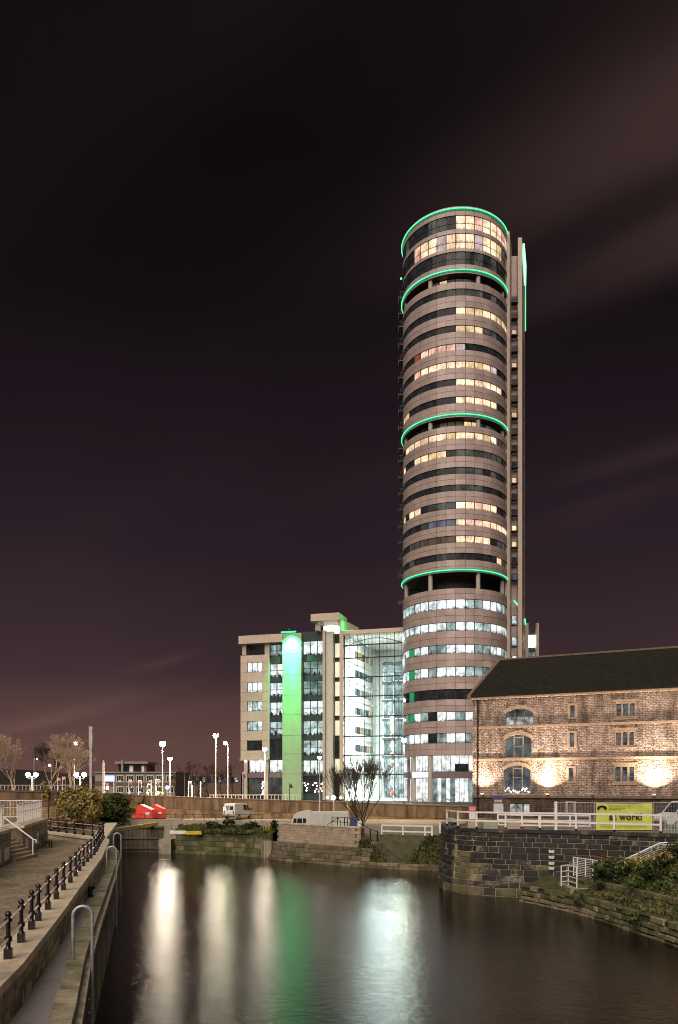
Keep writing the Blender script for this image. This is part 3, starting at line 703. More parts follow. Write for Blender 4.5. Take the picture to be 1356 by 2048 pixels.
for k in range(22):
    py = 690+ (k*33.2 if k < 16 else 16*33.2+(k-15)*44)
    if py > 1330: break
    z1, z0 = h(py, 166), h(py+22, 166)
    mm = MB(); mm.quad(side(6,z0),side(13,z0),side(13,z1),side(6,z1)); mm.build('slot_window', W_DARK, tw)
BL = emit('blade_light', (.42,1.0,.62), 1.6); BL2 = emit('blade_line', (.12,1.0,.36), 1.7)
mm = MB(); zz = lambda py, t: h(py, 157+t*.94)
prof = [(1.0,487),(3.0,487),(17.0,529),(14.0,570),(6.0,535),(1.0,512)]
a = [side(t, zz(p, t), .10) for t, p in prof]; b = [side(t, zz(p, t), .42) for t, p in prof]
mm.add(a+b, [(5,4,3,2,1,0),(6,7,8,9,10,11)]+[(i,(i+1)%6,6+(i+1)%6,6+i) for i in range(6)]); mm.build('light_blade', BL, tw)
MB().tube(side(15.5,zz(566,15.5),.25), side(15.5,zz(660,15.5),.25), .11, 8).build('light_strip', BL2, tw)
MB().tube((12.0,1.2,h(1200,157)), (12.8,1.2,h(1210,157)), .14, 8).build('light_strip', RING, tw)
MB().tube(side(10,zz(1238,10),.3), side(14,zz(1248,14),.3), .14, 8).build('light_strip', RING, tw)
MB().ball(pol(-95, TR_+.3, tz(480)), .22, 8).build('marker_light', RING, tw)
# balconies on the hidden left flank
for kd, p0, p1, code in bands:
    if kd not in ('G','G2','R') or p0 < 500 or p0 > 1150: continue
    z = tz(p1)-.3; m = MB(); cx, cy, _ = pol(-93, TR_+.25, 0)
    m.box(cx-.55,cx+.5,cy-1.2,cy+1.2,z,z+.14)
    for k in range(6): m.box(cx-.55,cx-.52,cy-1.2+.47*k,cy-1.17+.47*k,z+.14,z+1.1)
    for k in range(4): m.box(cx-.55+.3*k,cx-.52+.3*k,cy-1.2,cy-1.17,z+.14,z+1.1)
    m.box(cx-.56,cx-.5,cy-1.21,cy+1.2,z+1.1,z+1.16); m.box(cx-.56,cx+.5,cy-1.21,cy-1.15,z+1.1,z+1.16)
    m.build('balcony', FRAME, tw)
# lobby
zl0, zl1, zl2, zl3 = tz(1608), tz(1556), tz(1543), tz(1510)
lc = MB(); arcbox(lc, -117, 73, TR_-2.1, TR_-1.7, -.1, zl3, 26); lc.build('lobby_core', JOINT, tw)
RB = TR_-1.55
for i in range(31):
    a = -100+5.6*i
    if a > 66: break
    for z0, z1, cd in ((zl2+.05, zl3-.05, 'L'), (0.02, zl1-.05, 'L')):
        cd_ = cd if random.random() > .18 else 'm'
        if z0 > zl1 and i in (17,18,19,24,25): 
            mm = MB(); arcpane(mm, a-2.55, a+2.55, RB, z0, z0+1.3, 0, 1); mm.build('lobby_pane', WM[CODE['.']], tw); z0 += 1.4
        mm = MB(); arcpane(mm, a-2.55, a+2.55, RB, z0, z1, 0, 1); mm.build('lobby_pane', WM[CODE[cd_]], tw)
mm = MB(); arcbox(mm, -117, 73, TR_-2.2, TR_-.35, zl1, zl2, 26); mm.build('canopy', mat('canopy_mauve', (.16,.12,.13), .5, .1), tw)
mm = MB(); arcbox(mm, -60, -37.5, TR_-.33, TR_-.1, zl1+.15, zl2-.1, 4); mm.build('entrance_sign', emit('entrance_sign_light', (.95,.95,1.0), 2.2), tw)
for a in (-62,-36,62):
    x, y, _ = pol(a, TR_-.55, 0); MB().tube((x,y,-.1),(x,y,zl3),.48,14).build('column', COLM, tw, True)
mm = MB(); arcbox(mm, -117, 73, TR_-1.75, TR_-.1, zl3-.06, zl3, 20); mm.build('soffit', WHITE, tw)

# ------------------------------------------------------------------ office wing and atrium
class Fac:
    """an upright plane from p0 to p1; px,py of the photograph to the plane's own coordinates"""
    def __init__(s, p0, p1, base):
        s.p = Vector(p0); d = Vector(p1)-s.p; s.d = d.normalized(); s.n = Vector((-s.d.y, s.d.x)); s.base = base; s.rz = math.atan2(s.d.y, s.d.x)
    def u(s, px, w=0.0):
        k = (px-678)/FPX; q = s.p+s.n*w; return (k*q.y-q.x)/(s.d.x-k*s.d.y)
    def Y(s, px, w=0.0): return (s.p+s.n*w+s.d*s.u(px, w)).y
    def z(s, py, px, w=0.0): return wz(py, s.Y(px, w))-s.base
    def loc(s): return (s.p.x, s.p.y, s.base)
WF = Fac((-21.3,170.0),(13.0,160.0),4.3)
U = WF.u
wing = thing('office_block', 'seven storey office wing with green lit pilaster left of the atrium', 'building', WF.loc(), WF.rz)
def WZ(py, px=600): return WF.z(py, px)
def bx(name, m_, px0, px1, py0, py1, w0, w1, parent=wing, pz=None):
    pc = pz or (px0+px1)/2
    return MB().box(U(px0),U(px1),w0,w1,WZ(py1,pc),WZ(py0,pc)).build(name, m_, parent)
def pane(px0, px1, py0, py1, m_, w_=-.02, parent=wing, pz=None):
    pc = pz or (px0+px1)/2; mm = MB(); a, b, c, d = U(px0), U(px1), WZ(py1,pc), WZ(py0,pc)
    mm.quad((a,w_,c),(b,w_,c),(b,w_,d),(a,w_,d)); return mm.build('pane', m_, parent)
MB().box(U(484),U(687),1.2,24,-.1,WZ(1276,480)).build('structure_core', JOINT, wing)
# left stone block: panels around punched windows
LEFTP = [481,494,524,537]
rowsL = [(1325,1344.5,'C'),(1364.5,1384,'C'),(1403,1422,'c'),(1442.5,1462,'c'),(1481,1501,'.')]
ys = [1310]+[v for r_ in rowsL for v in r_[:2]]+[1519]
MB().box(U(481.5),U(536.5),.35,1.2,WZ(1519,509),WZ(1310,509)).build('wall_backing', JOINT, wing)
for i in range(len(ys)-1):
    for j in range(3):
        if i % 2 == 1 and j == 1: continue
        x0, x1 = U(LEFTP[j]), U(LEFTP[j+1]); a, b = WZ(ys[i+1],509), WZ(ys[i],509)
        MB().box(x0+.02,x1-.02,.0,.4,a+.02,b-.02).build('panel', CLAD2, wing)
def glazed(px0, px1, py0, py1, code, nc, nr, w_=.2, parent=wing):
    pc = (px0+px1)/2; x0, x1, z0, z1 = U(px0), U(px1), WZ(py1,pc), WZ(py0,pc)
    f_ = MB()
    for k in range(nc+1): xx = x0+(x1-x0)*k/nc; f_.box(xx-.05,xx+.05,w_-.06,w_+.05,z0,z1)
    for k in range(nr+1): zz_ = z0+(z1-z0)*k/nr; f_.box(x0,x1,w_-.055,w_+.045,zz_-.05,zz_+.05)
    fo = f_.build('window', FRAME, parent)
    if code in 'Ccm' and .5 < w_ < 1.0:
        sil = MB(); x = x0+.1
        while x < x1-.3:
            w2 = random.uniform(.25,.8); h2 = random.uniform(.25,1.05)*(z1-z0)/2.6
            sil.box(x,min(x+w2,x1-.05),w_+.10,w_+.18,z0+.05,z0+h2*.6)
            if random.random() < .6: sil.box(x+.05,x+.05+w2*.5,w_+.20,w_+.26,z0+h2*.5,z0+h2)
            x += w2+random.uniform(.05,.7)
        sil.build('furniture', JOINT, fo)
        gm = MB(); gm.quad((x0,w_+.0,z0),(x1,w_+.0,z0),(x1,w_+.0,z1),(x0,w_+.0,z1)); gm.build('glass', glass_clear(), fo); w_ += .36
    for i in range(nc):
        for j in range(nr):
            mm = MB(); a, b = x0+(x1-x0)*i/nc+.04, x0+(x1-x0)*(i+1)/nc-.04; c, d = z0+(z1-z0)*j/nr+.04, z0+(z1-z0)*(j+1)/nr-.04
            mm.quad((a,w_,c),(b,w_,c),(b,w_,d),(a,w_,d), 0, [(0,j/nr),(1,j/nr),(1,(j+1)/nr),(0,(j+1)/nr)])
            mm.build('pane', WM[CODE[code]], fo)
for a, b, cd in rowsL: glazed(494.3,523.7,a,b,cd,3,1,.25)
# top floor: set back glazing under the cornice
glazed(494,528,1288,1310,'.',3,1,1.0); bx('column',CLAD2,484,491.5,1287,1310,.1,.9); bx('column',CLAD2,529,536,1287,1310,.1,.9)
bx('cornice',CLAD2,480,567,1271,1287,-.8,3.0)
# glazing strip beside the pilaster
bx('spandrel',FRAME,537,566,1287,1520,.93,1.15)
for a, b, cd in ((1288,1313,'m'),(1327,1354,'C'),(1365,1393,'C'),(1404,1431,'C'),(1443,1470,'c'),(1477,1514,'.')): glazed(538,565.5,a,b,cd,2,2,.55)
bx('edge_light',mat('edge_panel', (.5,.6,.5), .4, .1),537,538.6,1287,1518,-.05,.5)
# pilaster and its green floodlight
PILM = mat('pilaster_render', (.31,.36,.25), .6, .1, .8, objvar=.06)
for k, (a, b) in enumerate(((1267,1308.5),(1308.5,1350),(1350,1391),(1391,1430),(1430,1471),(1471,1508),(1508,1548),(1548,1600))):
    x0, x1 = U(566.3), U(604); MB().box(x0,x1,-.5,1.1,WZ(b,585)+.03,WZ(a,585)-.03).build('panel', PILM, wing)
MB().box(U(566.6),U(603.6),-.44,1.1,-.1,WZ(1267,585)-.06).build('pilaster_core', JOINT, wing)
MB().box(U(567),U(596),-1.5,-1.25,WZ(1267,585),WZ(1267,585)+.18).build('flood_lamp', emit('flood_green', (.02,1.0,.22), 5.0), wing)
def area(name, loc, rot, sx, sy, power, col, parent=None, spread=None):
    l = bpy.data.lights.new(name, 'AREA'); l.shape = 'RECTANGLE'; l.size = sx; l.size_y = sy; l.energy = power; l.color = col
    if spread is not None: l.spread = spread
    o = bpy.data.objects.new(name, l); COL.objects.link(o); o.parent = parent; o.location = loc; o.rotation_euler = rot; return o
xm = (U(566)+U(604))/2
def spot(name, loc, aim, cone, power, col, parent, blend=.6):
    l = bpy.data.lights.new(name, 'SPOT'); l.energy = power; l.color = col; l.spot_size = R(cone); l.spot_blend = blend; l.shadow_soft_size = .12
    o = bpy.data.objects.new(name, l); COL.objects.link(o); o.parent = parent; o.location = loc
    o.rotation_euler = (Vector(aim)-Vector(loc)).to_track_quat('-Z', 'Y').to_euler(); return o
zt0 = WZ(1266,585); lo_ = (xm,-2.7,zt0+.3)
spot('pilaster_flood', lo_, (xm,-.5,zt0-4.0), 84, 3300, (.0,1.0,.22), wing)
spot('pilaster_flood', lo_, (xm,-.5,zt0-10.5), 24, 22000, (.0,1.0,.18), wing)
spot('pilaster_flood', lo_, (xm,-.5,zt0-17), 15, 15000, (.0,1.0,.16), wing)
spot('pilaster_flood', (xm,-2.7,zt0+.35), (xm,-.5,zt0-3.6), 60, 3000, (.25,.36,1.0), wing)
MB().tube((xm,-.4,zt0+.1),(xm,-2.7,zt0+.42),.05,6).build('flood_arm', FRAME, wing)
# glazing strip 2
bx('spandrel',mat('spandrel_teal', (.03,.05,.05), .3, .2),604,648,1262,1600,.93,1.15)
for a, b, cd, nr in ((1281,1309,'C',1),(1321.5,1350,'m',2),(1361,1390,'m',2),(1401,1430,'C',2),(1441,1470,'c',2),(1480.5,1510,'c',2),(1520.5,1548,'C',1),(1551,1584,'.',1)): glazed(604.5,647.5,a,b,cd,3,nr,.55)
for a, b in ((1262,1281),(1309,1321.5),(1350,1361),(1390,1401),(1430,1441),(1470,1480.5),(1510,1520.5),(1548,1551)): bx('floor_beam', MATS['spandrel_teal'], 604, 648, a, b, .45, .92)
for a, b in ((1313,1327),(1354,1365),(1393,1404),(1431,1443),(1470,1477)): bx('floor_beam', FRAME, 537.5, 566, a, b, .45, .92)
# fins and stair strip
bx('fin',CLAD2,648,652.5,1262,1600,-1.0,1.1)
MB().box(U(652.6),U(666.5),-.35,1.1,-.1,WZ(1264,650)).build('fin', mat('fin_render', (.5,.52,.45), .6, .1), wing)
for a, b, cd in ((1285,1314,'y'),(1322,1354,'y'),(1362,1392,'y'),(1401,1431,'y'),(1440,1471,'y'),(1480,1509,'.'),(1517,1548,'y'),(1553,1571,'C'),(1574,1598,'c')):
    glazed(667.5,680,a,b,cd,1,1,.9)
WM2 = window('stair_white', (1.0,.90,.62), 1.05, .8, 1.1, .4)
for o in list(wing.children):
    for c in o.children:
        if c.name.startswith('pane') and c.data.materials and c.data.materials[0] == W_YELL: c.data.materials[0] = WM2
bx('fin',CLAD2,680.2,687,1255,1600,-.4,1.1)
# roof portal over the stair
ZP = lambda py: WZ(py,655)
MB().box(U(628),U(684),-2.2,4,ZP(1245),ZP(1231)).build('portal_roof', CLAD2, wing)
MB().box(U(634),U(640),-1.2,.4,ZP(1262),ZP(1245)).build('portal_post', CLAD2, wing)
MB().box(U(680),U(687),-1.6,.4,ZP(1256),ZP(1245)).build('portal_post', CLAD2, wing)
MB().prism([(U(684),.5),(U(716,9),9),(U(716,9),9.6),(U(684),1.1)], ZP(1262), ZP(1240)).build('portal_wall', CLAD2, wing)
MB().box(U(641),U(680),2.2,2.5,ZP(1266),ZP(1247)).build('portal_window', emit('portal_lamp', (1.0,1.0,.86), 2.4), wing)
for k in range(8):
    px = 637+6*k; MB().tube((U(px),.1*k-.9,ZP(1264+1.5*k)),(U(px),.1*k-.9,ZP(1250+1.5*k)),.04,6).build('rail_post', POLE, wing)
area('portal_green', (U(700),-1.0,ZP(1262)), (R(150),0,R(0)), 2, .5, 90, (.05,1.0,.25), wing)
m = MB()
for k in range(10): m.box(U(487+8.5*k)-.03,U(487+8.5*k)+.03,1.5,1.56,WZ(1271,500),WZ(1266,500))
m.box(U(487),U(565),1.5,1.56,WZ(1266.6,500),WZ(1266,500)); m.build('roof_rail', FRAME, wing)
# ground floor of the left part: recessed, columns, band
glazed(495,529.5,1520,1545,'C',3,1,1.1); glazed(536,566,1520,1545,'C',2,1,1.1); glazed(494,566,1556,1592,'d',6,1,1.1)
bx('band',mat('canopy_mauve', (.16,.12,.13)),489,566,1546,1555.5,.4,1.15)
bx('column',CLAD2,487.5,493.5,1518,1600,.1,.7); bx('column',CLAD2,529.8,535.8,1518,1600,.1,.7)
MB().box(U(480),U(537),-.25,1.0,WZ(1521,509),WZ(1518.5,509)).build('soffit', CLAD2, wing)
for px in (492,522): MB().ball((U(px),-.1,WZ(1522,509)),.28,8).build('soffit_lamp', emit('soffit_white', (1,1,.95), 6), wing)

at_ = thing('glass_atrium', 'white lit glass atrium joining the office wing and round tower', 'building', WF.loc(), WF.rz)
u0, u1 = U(687), U(812)
AZ = lambda py, px=745: WF.z(py, px)
INW = mat('atrium_white', (.78,.80,.78), .6, .05)
MB().box(u0-.1,u1+1,1.0,30,-.05,.05).build('floor', INW, at_)
wl = [(u0+.25,.6),(u0+.1,1.0),(U(752,22),22.0),(U(752,22)+.4,21.8)]
MB().prism([(u0+.2,.5),(U(752,22),22),(U(752,22)-.5,22.4),(u0-.3,.7)], .05, AZ(1266)).build('inner_wall', INW, at_)
MB().box(U(752,22),u1+3,22,22.4,.05,AZ(1266)).build('back_wall', INW, at_)
MB().box(u0-.3,u1+2,.0,23,AZ(1262)-.3,AZ(1262)).build('ceiling', INW, at_)
# windows along the inner wall
iw = Vector((U(752,22)-(u0+.2), 21.5)); il = iw.length; iw.normalize()
def innerq(t, o, z): return (u0+.2+iw.x*t+iw.y*o, .5+iw.y*t-iw.x*o, z)
levels = [AZ(p) for p in (1314,1353,1391.5,1432,1472,1510)]
for z in levels:
    m = MB(); a, b = il*.30, il*.86
    for k in range(9): t = a+(b-a)*k/8; m.hexa([innerq(t-.06,.03,z+1.1),innerq(t+.06,.03,z+1.1),innerq(t+.06,.12,z+1.1),innerq(t-.06,.12,z+1.1),innerq(t-.06,.03,z+2.6),innerq(t+.06,.03,z+2.6),innerq(t+.06,.12,z+2.6),innerq(t-.06,.12,z+2.6)])
    f_ = m.build('inner_window', FRAME, at_)
    for k in range(8):
        p, q = a+(b-a)*k/8+.08, a+(b-a)*(k+1)/8-.08
        mm = MB(); mm.quad(innerq(p,.06,z+1.1),innerq(q,.06,z+1.1),innerq(q,.06,z+2.6),innerq(p,.06,z+2.6)); mm.build('pane', random.choice([W_MINT,W_MINT,W_COOL,W_DIM,W_YELL]), f_)
    MB().hexa([innerq(2,0,z-.25),innerq(il,0,z-.25),innerq(il,.22,z-.25),innerq(2,.22,z-.25),innerq(2,0,z),innerq(il,0,z),innerq(il,.22,z),innerq(2,.22,z)]).build('gallery', INW, at_)
# lift core on the right with glass fronts
cu = U(765,9)
for i, (a, b) in enumerate(((1353,1340),)): pass
MB().box(cu,u1+2,9.6,12,.05,AZ(1335)).build('lift_core', mat('core_grey', (.30,.36,.34), .4, .1), at_)
zt = [0.05]+levels[::-1]+[AZ(1330)]
for k in range(len(zt)-1):
    for j in range(3):
        a = cu+.15+(u1-cu)*j/3; b = cu+(u1-cu)*(j+1)/3-.1
        mm = MB(); mm.quad((a,9.5,zt[k]+.4),(b,9.5,zt[k]+.4),(b,9.5,zt[k+1]-.3),(a,9.5,zt[k+1]-.3)); mm.build('core_pane', random.choice([W_MINT,W_COOL,W_COOL]), at_)
    MB().box(cu-.1,u1+1,9.2,9.7,zt[k+1]-.28,zt[k+1]+.12).build('core_band', FRAME, at_)
MB().box(cu+2.0,cu+2.3,9.0,9.3,.05,AZ(1340)).box(cu+3.3,cu+3.5,9.0,9.3,.05,AZ(1340)).build('lift_guide', FRAME, at_)
# glass front: cables, rails, panes with point fixings
pxs = [688.5,699,713.7,728.6,743.5,758.5,773.3,788.3,803.3]
zs = [0.05,AZ(1549),AZ(1510),AZ(1472),AZ(1432),AZ(1391.5),AZ(1353),AZ(1314),AZ(1288),AZ(1267)]
GLS = glass_clear()
for j in range(len(zs)-1):
    for i in range(len(pxs)-1):
        a, b = U(pxs[i])+.015, U(pxs[i+1])-.015
        mm = MB(); mm.box(a,b,.0,.02,zs[j]+.015,zs[j+1]-.015); mm.build('glass_pane', GLS, at_)
for px in [(a+b)/2 for a, b in zip(pxs, pxs[1:])]: MB().tube((U(px),.25,AZ(1314)),(U(px),.25,AZ(1267)),.03,6).build('mullion', FRAME, at_)
for i, px in enumerate(pxs): MB().tube((U(px),.25,.05),(U(px),.25,AZ(1267)),.075,6).build('mullion', FRAME, at_)
for j, z in enumerate(zs[1:-1]):
    MB().box(u0,u1,.18,.30,z-.13,z+.10).build('transom', FRAME, at_)
    for px in pxs: MB().ball((U(px),.03,z),.13,6).build('fixing', FRAME, at_)
for j in range(2,8):
    zc = (zs[j]+zs[j-1])/2
    for px in pxs: MB().ball((U(px),.03,zc+.3),.11,6).build('fixing', FRAME, at_)
MB().path([(u0+(u1-u0)*k/20,.9,AZ(1290)+1.6*math.sin(math.pi*k/20)) for k in range(21)],.07,6).build('roof_truss', FRAME, at_)
MB().path([(U(713),.5,AZ(1276)),(U(738,5),5.0,AZ(1287))],.09,6).build('roof_truss', FRAME, at_)
MB().box(u0-.3,u1+.5,-.5,2.0,AZ(1267),AZ(1259)).build('cornice', CLAD2, at_)
for z in levels+[AZ(1268)]:
    area('atrium_lamp', ((u0+u1)/2+1,5,z-.4), (0,0,0), 8, 5, 950, (.92,1.0,.98), at_)
area('atrium_lamp', ((u0+u1)/2+1,5,AZ(1515)), (0,0,0), 9, 5, 1200, (.97,1.0,.99), at_)
# tall hanging decoration
dc = thing('hanging_decoration', 'tall string of white and red ornaments hanging in the atrium', 'decoration', (WF.p.x+WF.d.x*U(785,1.6)+WF.n.x*1.6, WF.p.y+WF.d.y*U(785,1.6)+WF.n.y*1.6, 4.3))
DW = emit('ornament_white', (1,.96,.9), 1.3); DR = emit('ornament_red', (1.0,.18,.08), .8)
for k, (py, hh, m_) in enumerate(((1440,12,DW),(1457,11,DW),(1471,5,DR),(1492,12,DW),(1508,5,DR),(1527,7,emit('ornament_gold', (1,.6,.25), 1.0)),(1545,10,DW),(1566,9,DW),(1587,8,DR))):
    Yd = WF.Y(785,1.6); z = wz(py, Yd)-4.3; r = hh/FPX*Yd
    MB().lathe([(.02,-r),(.55,-r*.1),(.6,r*.1),(.02,r)], (0,0,z), 8).build('ornament', m_, dc)
MB().tube((0,0,.75),(0,0,WF.z(1430,785)),.03,6).build('wire', FRAME, dc)
# stair tower beyond the tower block
st_ = thing('stair_tower', 'pale stair tower with one bright white window behind the warehouse roof', 'building', (0,0,4.3))
Yt = 176.0
f = lambda px: wx(px, Yt)
MB().box(f(1050.5),f(1057),Yt,Yt+8,-.1,wz(1246,Yt)-4.3).build('pier', CLAD2, st_); MB().box(f(1073),f(1078),Yt,Yt+8,-.1,wz(1246,Yt)-4.3).build('pier', CLAD2, st_)
MB().box(f(1057)+.01,f(1073)-.01,Yt+1.5,Yt+7,-.1,wz(1250,Yt)-4.3).build('wall', JOINT, st_)
MB().box(f(1057),f(1073),Yt+1.2,Yt+1.4,wz(1293,Yt)-4.3,wz(1268,Yt)-4.3).build('window', emit('stair_lamp', (1,.98,.9), 3.0), st_)
MB().box(f(1057),f(1073),Yt+1.2,Yt+1.4,wz(1325,Yt)-4.3,wz(1303,Yt)-4.3).build('window', W_MINT, st_)
# ------------------------------------------------------------------ stone warehouse on the right
HF = Fac((14.2,84.0),(32.2,75.1),4.1)
wh = thing('stone_warehouse', 'floodlit stone warehouse with arched windows and dark slate roof', 'building', HF.loc(), HF.rz)
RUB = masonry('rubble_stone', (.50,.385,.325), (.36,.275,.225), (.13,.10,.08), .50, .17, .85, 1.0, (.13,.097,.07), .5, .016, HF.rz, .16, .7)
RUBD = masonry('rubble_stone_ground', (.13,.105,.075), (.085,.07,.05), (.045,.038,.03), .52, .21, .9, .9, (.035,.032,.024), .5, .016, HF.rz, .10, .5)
ASH = mat('dressed_stone', (.40,.29,.20), .8, .2, 2.0, bump=.3)
SOOT = mat('sooty_stone', (.16,.12,.085), .85, .3, 2.0, bump=.3)
def hu(px): return HF.u(px)
def hz(py, px): return HF.z(py, px)
UE = 40.0
zE = hz(1398,950)
ARC = [(1011,1066,1417,1456),(1009.5,1063,1469,1516),(1008,1061,1531,1587)]
SML = [(1140.5,1149.5,1411,1435),(1139.5,1148.5,1466,1494),(1137.5,1147,1536,1563)]
TRI = [(1231,1271,1408,1433),(1230,1270,1465,1491),(1229,1270,1534,1563)]
zg = hz(1590,950)
opens = []
strz = [hz(1455,950), hz(1519,950), zg]
for i, (a, b, c, d) in enumerate(ARC): opens.append((hu(a), hu(b), strz[i]+.1, hz(c,(a+b)/2), 'arc'))
for a, b, c, d in SML: opens.append((hu(a), hu(b), hz(d,a), hz(c,a), 's'))
for a, b, c, d in TRI:
    for k in range(3):
        w_ = (b-a)/3; opens.append((hu(a+w_*k+1.6), hu(a+w_*(k+1)-1.6), hz(d,a), hz(c,a), 't'))
for du in (hu(1360)-hu(1010),):            # the bays repeat beyond the frame
    for o in [q for q in opens if q[4] == 'arc']: opens.append((o[0]+du+1.2, o[1]+du+1.2, o[2], o[3], 'arc'))
gopens = [(hu(1018), hu(1059), hz(1632,1040), hz(1607,1040), 'g'), (hu(1136), hu(1147), hz(1625,1140), hz(1606,1140), 's')]
def holed(mb, u0, u1, z0, z1, ops, dep=.35):
    us = sorted({u0,u1}|{o[0] for o in ops}|{o[1] for o in ops}); zs_ = sorted({z0,z1}|{o[2] for o in ops}|{o[3] for o in ops})
    for i in range(len(us)-1):
        for j in range(len(zs_)-1):
            uc, zc = (us[i]+us[i+1])/2, (zs_[j]+zs_[j+1])/2
            if any(o[0] < uc < o[1] and o[2] < zc < o[3] for o in ops): continue
            mb.add([(us[i],0,zs_[j]),(us[i+1],0,zs_[j]),(us[i+1],0,zs_[j+1]),(us[i],0,zs_[j+1])], [(0,1,2,3)])
    for a, b, c, d, *_ in ops:
        mb.add([(a,0,c),(b,0,c),(b,0,d),(a,0,d),(a,dep,c),(b,dep,c),(b,dep,d),(a,dep,d)], [(0,4,5,1),(1,5,6,2),(2,6,7,3),(3,7,4,0)])
wl = MB(); holed(wl, 0, UE, zg, zE, opens)
for a, b, c, d, kd in opens:
    if kd != 'arc': continue
    rise = .48; n = 10; A = [(a+(b-a)*k/n, d-rise*(1-math.sin(math.pi*k/n)**.9 if 0 < k < n else 1)) for k in range(n+1)]
    A = [(a+(b-a)*k/n, d-rise*((2*k/n-1)**2)) for k in range(n+1)]
    for k in range(n):
        (x0, y0), (x1, y1) = A[k], A[k+1]
        if d-y0 > 1e-4 or d-y1 > 1e-4:
            wl.add([(x0,.002,y0),(x1,.002,y1),(x1,.002,d+.001),(x0,.002,d+.001)], [(0,1,2,3)])
        wl.add([(x0,.002,y0),(x1,.002,y1),(x1,.35,y1),(x0,.35,y0)], [(0,3,2,1)])
wl.add([(0,0,zg),(0,24.7,zg),(0,24.7,zE),(0,0,zE)], [(0,1,2,3)])
wl.build('wall', RUB, wh)
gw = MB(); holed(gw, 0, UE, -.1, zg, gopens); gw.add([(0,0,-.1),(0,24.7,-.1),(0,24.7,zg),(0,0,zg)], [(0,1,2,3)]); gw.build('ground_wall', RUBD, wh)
GD = window('warehouse_pane', (.55,.62,.66), .17, .2, 1.8, .9, .3, .3)
GL = window('warehouse_lit', (.80,.86,.84), .75, .1, 1.3, 1.1, .2, .3)
FRG = mat('window_frame_grey', (.20,.19,.17), .6, .15); FRW = mat('window_frame_stone', (.36,.30,.22), .6, .15)
for i, (a, b, c, d, kd) in enumerate(opens+gopens):
    if kd == 'arc':
        # voussoirs
        rise = .48; n = 13
        for k in range(n):
            q = [(a-.04+(b-a+.08)*(k+e)/n, 0) for e in (0.02,.98)]
            P = []
            for x, _ in q:
                s_ = 2*(x-a)/(b-a)-1; P.append((x, d-rise*s_*s_+.0)); 
            ex = [((x-(a+b)/2)*1.10+(a+b)/2, z_+.36) for x, z_ in P]
            MB().hexa([(P[0][0],-.05,P[0][1]),(P[1][0],-.05,P[1][1]),(P[1][0],.05,P[1][1]),(P[0][0],.05,P[0][1]),(ex[0][0],-.05,ex[0][1]),(ex[1][0],-.05,ex[1][1]),(ex[1][0],.05,ex[1][1]),(ex[0][0],.05,ex[0][1])]).build('voussoir', ASH, wh)
        cols = [a, a+(b-a)*.33, a+(b-a)*.67, b]; f_ = MB()
        lowz = c
        for x in cols: f_.box(x-.05,x+.05,.24,.32,c,d-(.46 if x in (a,b) else .06))
        f_.box(a,b,.245,.315,c,c+.08)
        row = i % 3
        if row: f_.box(cols[1],cols[2],.235,.325,d-.35,d-.25).box(cols[1],cols[2],.235,.325,d-1.3,d-1.2)
        else: f_.box(cols[0],cols[3],.24,.32,c+(d-c)*.48,c+(d-c)*.48+.06)
        fo = f_.build('arched_window', FRW if row else FRG, wh)
        for k in range(3):
            x0, x1 = cols[k]+.02, cols[k+1]-.02
            zt = lambda x: d-rise*((2*(x-a)/(b-a)-1)**2)-.01
            if row == 0:
                zm = c+(d-c)*.5
                mm = MB(); mm.quad((x0,.28,c),(x1,.28,c),(x1,.28,zm),(x0,.28,zm)); mm.build('pane', GL, fo)
                mm = MB(); mm.quad((x0,.281,zm),(x1,.281,zm),(x1,.281,zt(x1)),(x0,.281,zt(x0))); mm.build('pane', GD, fo)
            else:
                mm = MB(); mm.quad((x0,.28,c),(x1,.28,c),(x1,.28,zt(x1)),(x0,.28,zt(x0))); mm.build('pane', GD, fo)
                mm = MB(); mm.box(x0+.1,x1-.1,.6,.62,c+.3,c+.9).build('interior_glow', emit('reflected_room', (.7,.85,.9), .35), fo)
    else:
        f_ = MB(); f_.box(a,a+.06,.2,.28,c,d).box(b-.06,b,.2,.28,c,d).box(a+.06,b-.06,.2,.28,c,c+.06).box(a+.06,b-.06,.2,.28,d-.06,d)
        n = 3 if kd == 'g' else 1
        for k in range(1, n): x = a+(b-a)*k/n; f_.box(x-.1,x+.1,.2,.285,c+.06,d-.06)
        if kd == 't':
            for k in (1,2): f_.box(a+.06,b-.06,.21,.275,c+(d-c)*k/3-.03,c+(d-c)*k/3+.03)
        fo = f_.build('window', FRG, wh)
        for k in range(n):
            x0, x1 = a+(b-a)*k/n, a+(b-a)*(k+1)/n
            mm = MB(); mm.quad((x0,.25,c),(x1,.25,c),(x1,.25,d),(x0,.25,d)); mm.build('pane', GL if kd == 'g' else GD, fo)
        if kd in 'st':
            e = .24 if kd == 's' else .07
            s_ = MB(); s_.box(a-e,a-.004,-.035,.06,c-.15,d+.18).box(b+.004,b+e,-.035,.06,c-.15,d+.18).box(a-.004,b+.004,-.036,.06,d+.004,d+.18).box(a-.004,b+.004,-.036,.06,c-.15,c-.004); s_.build('surround', ASH, fo)
for (a, b, c, d) in TRI:
    MB().box(hu(a)-.25,hu(b)+.25,-.05,.04,hz(c,a)+.2,hz(c,a)+.42).build('lintel', ASH, wh); MB().box(hu(a)-.25,hu(b)+.25,-.07,.04,hz(d,a)-.34,hz(d,a)-.17).build('sill', ASH, wh)
def strip(z, pr, hgt, m_):
    u = 0
    while u < UE:
        u1_ = min(UE, u+random.uniform(1.2,1.7)); MB().box(u+.006,u1_-.006,-pr-random.uniform(0,.012),.05,z-hgt,z+.0).build('string_course_stone', m_, wh); u = u1_
for z in strz[:2]: strip(z+.06, .13, .24, ASH)
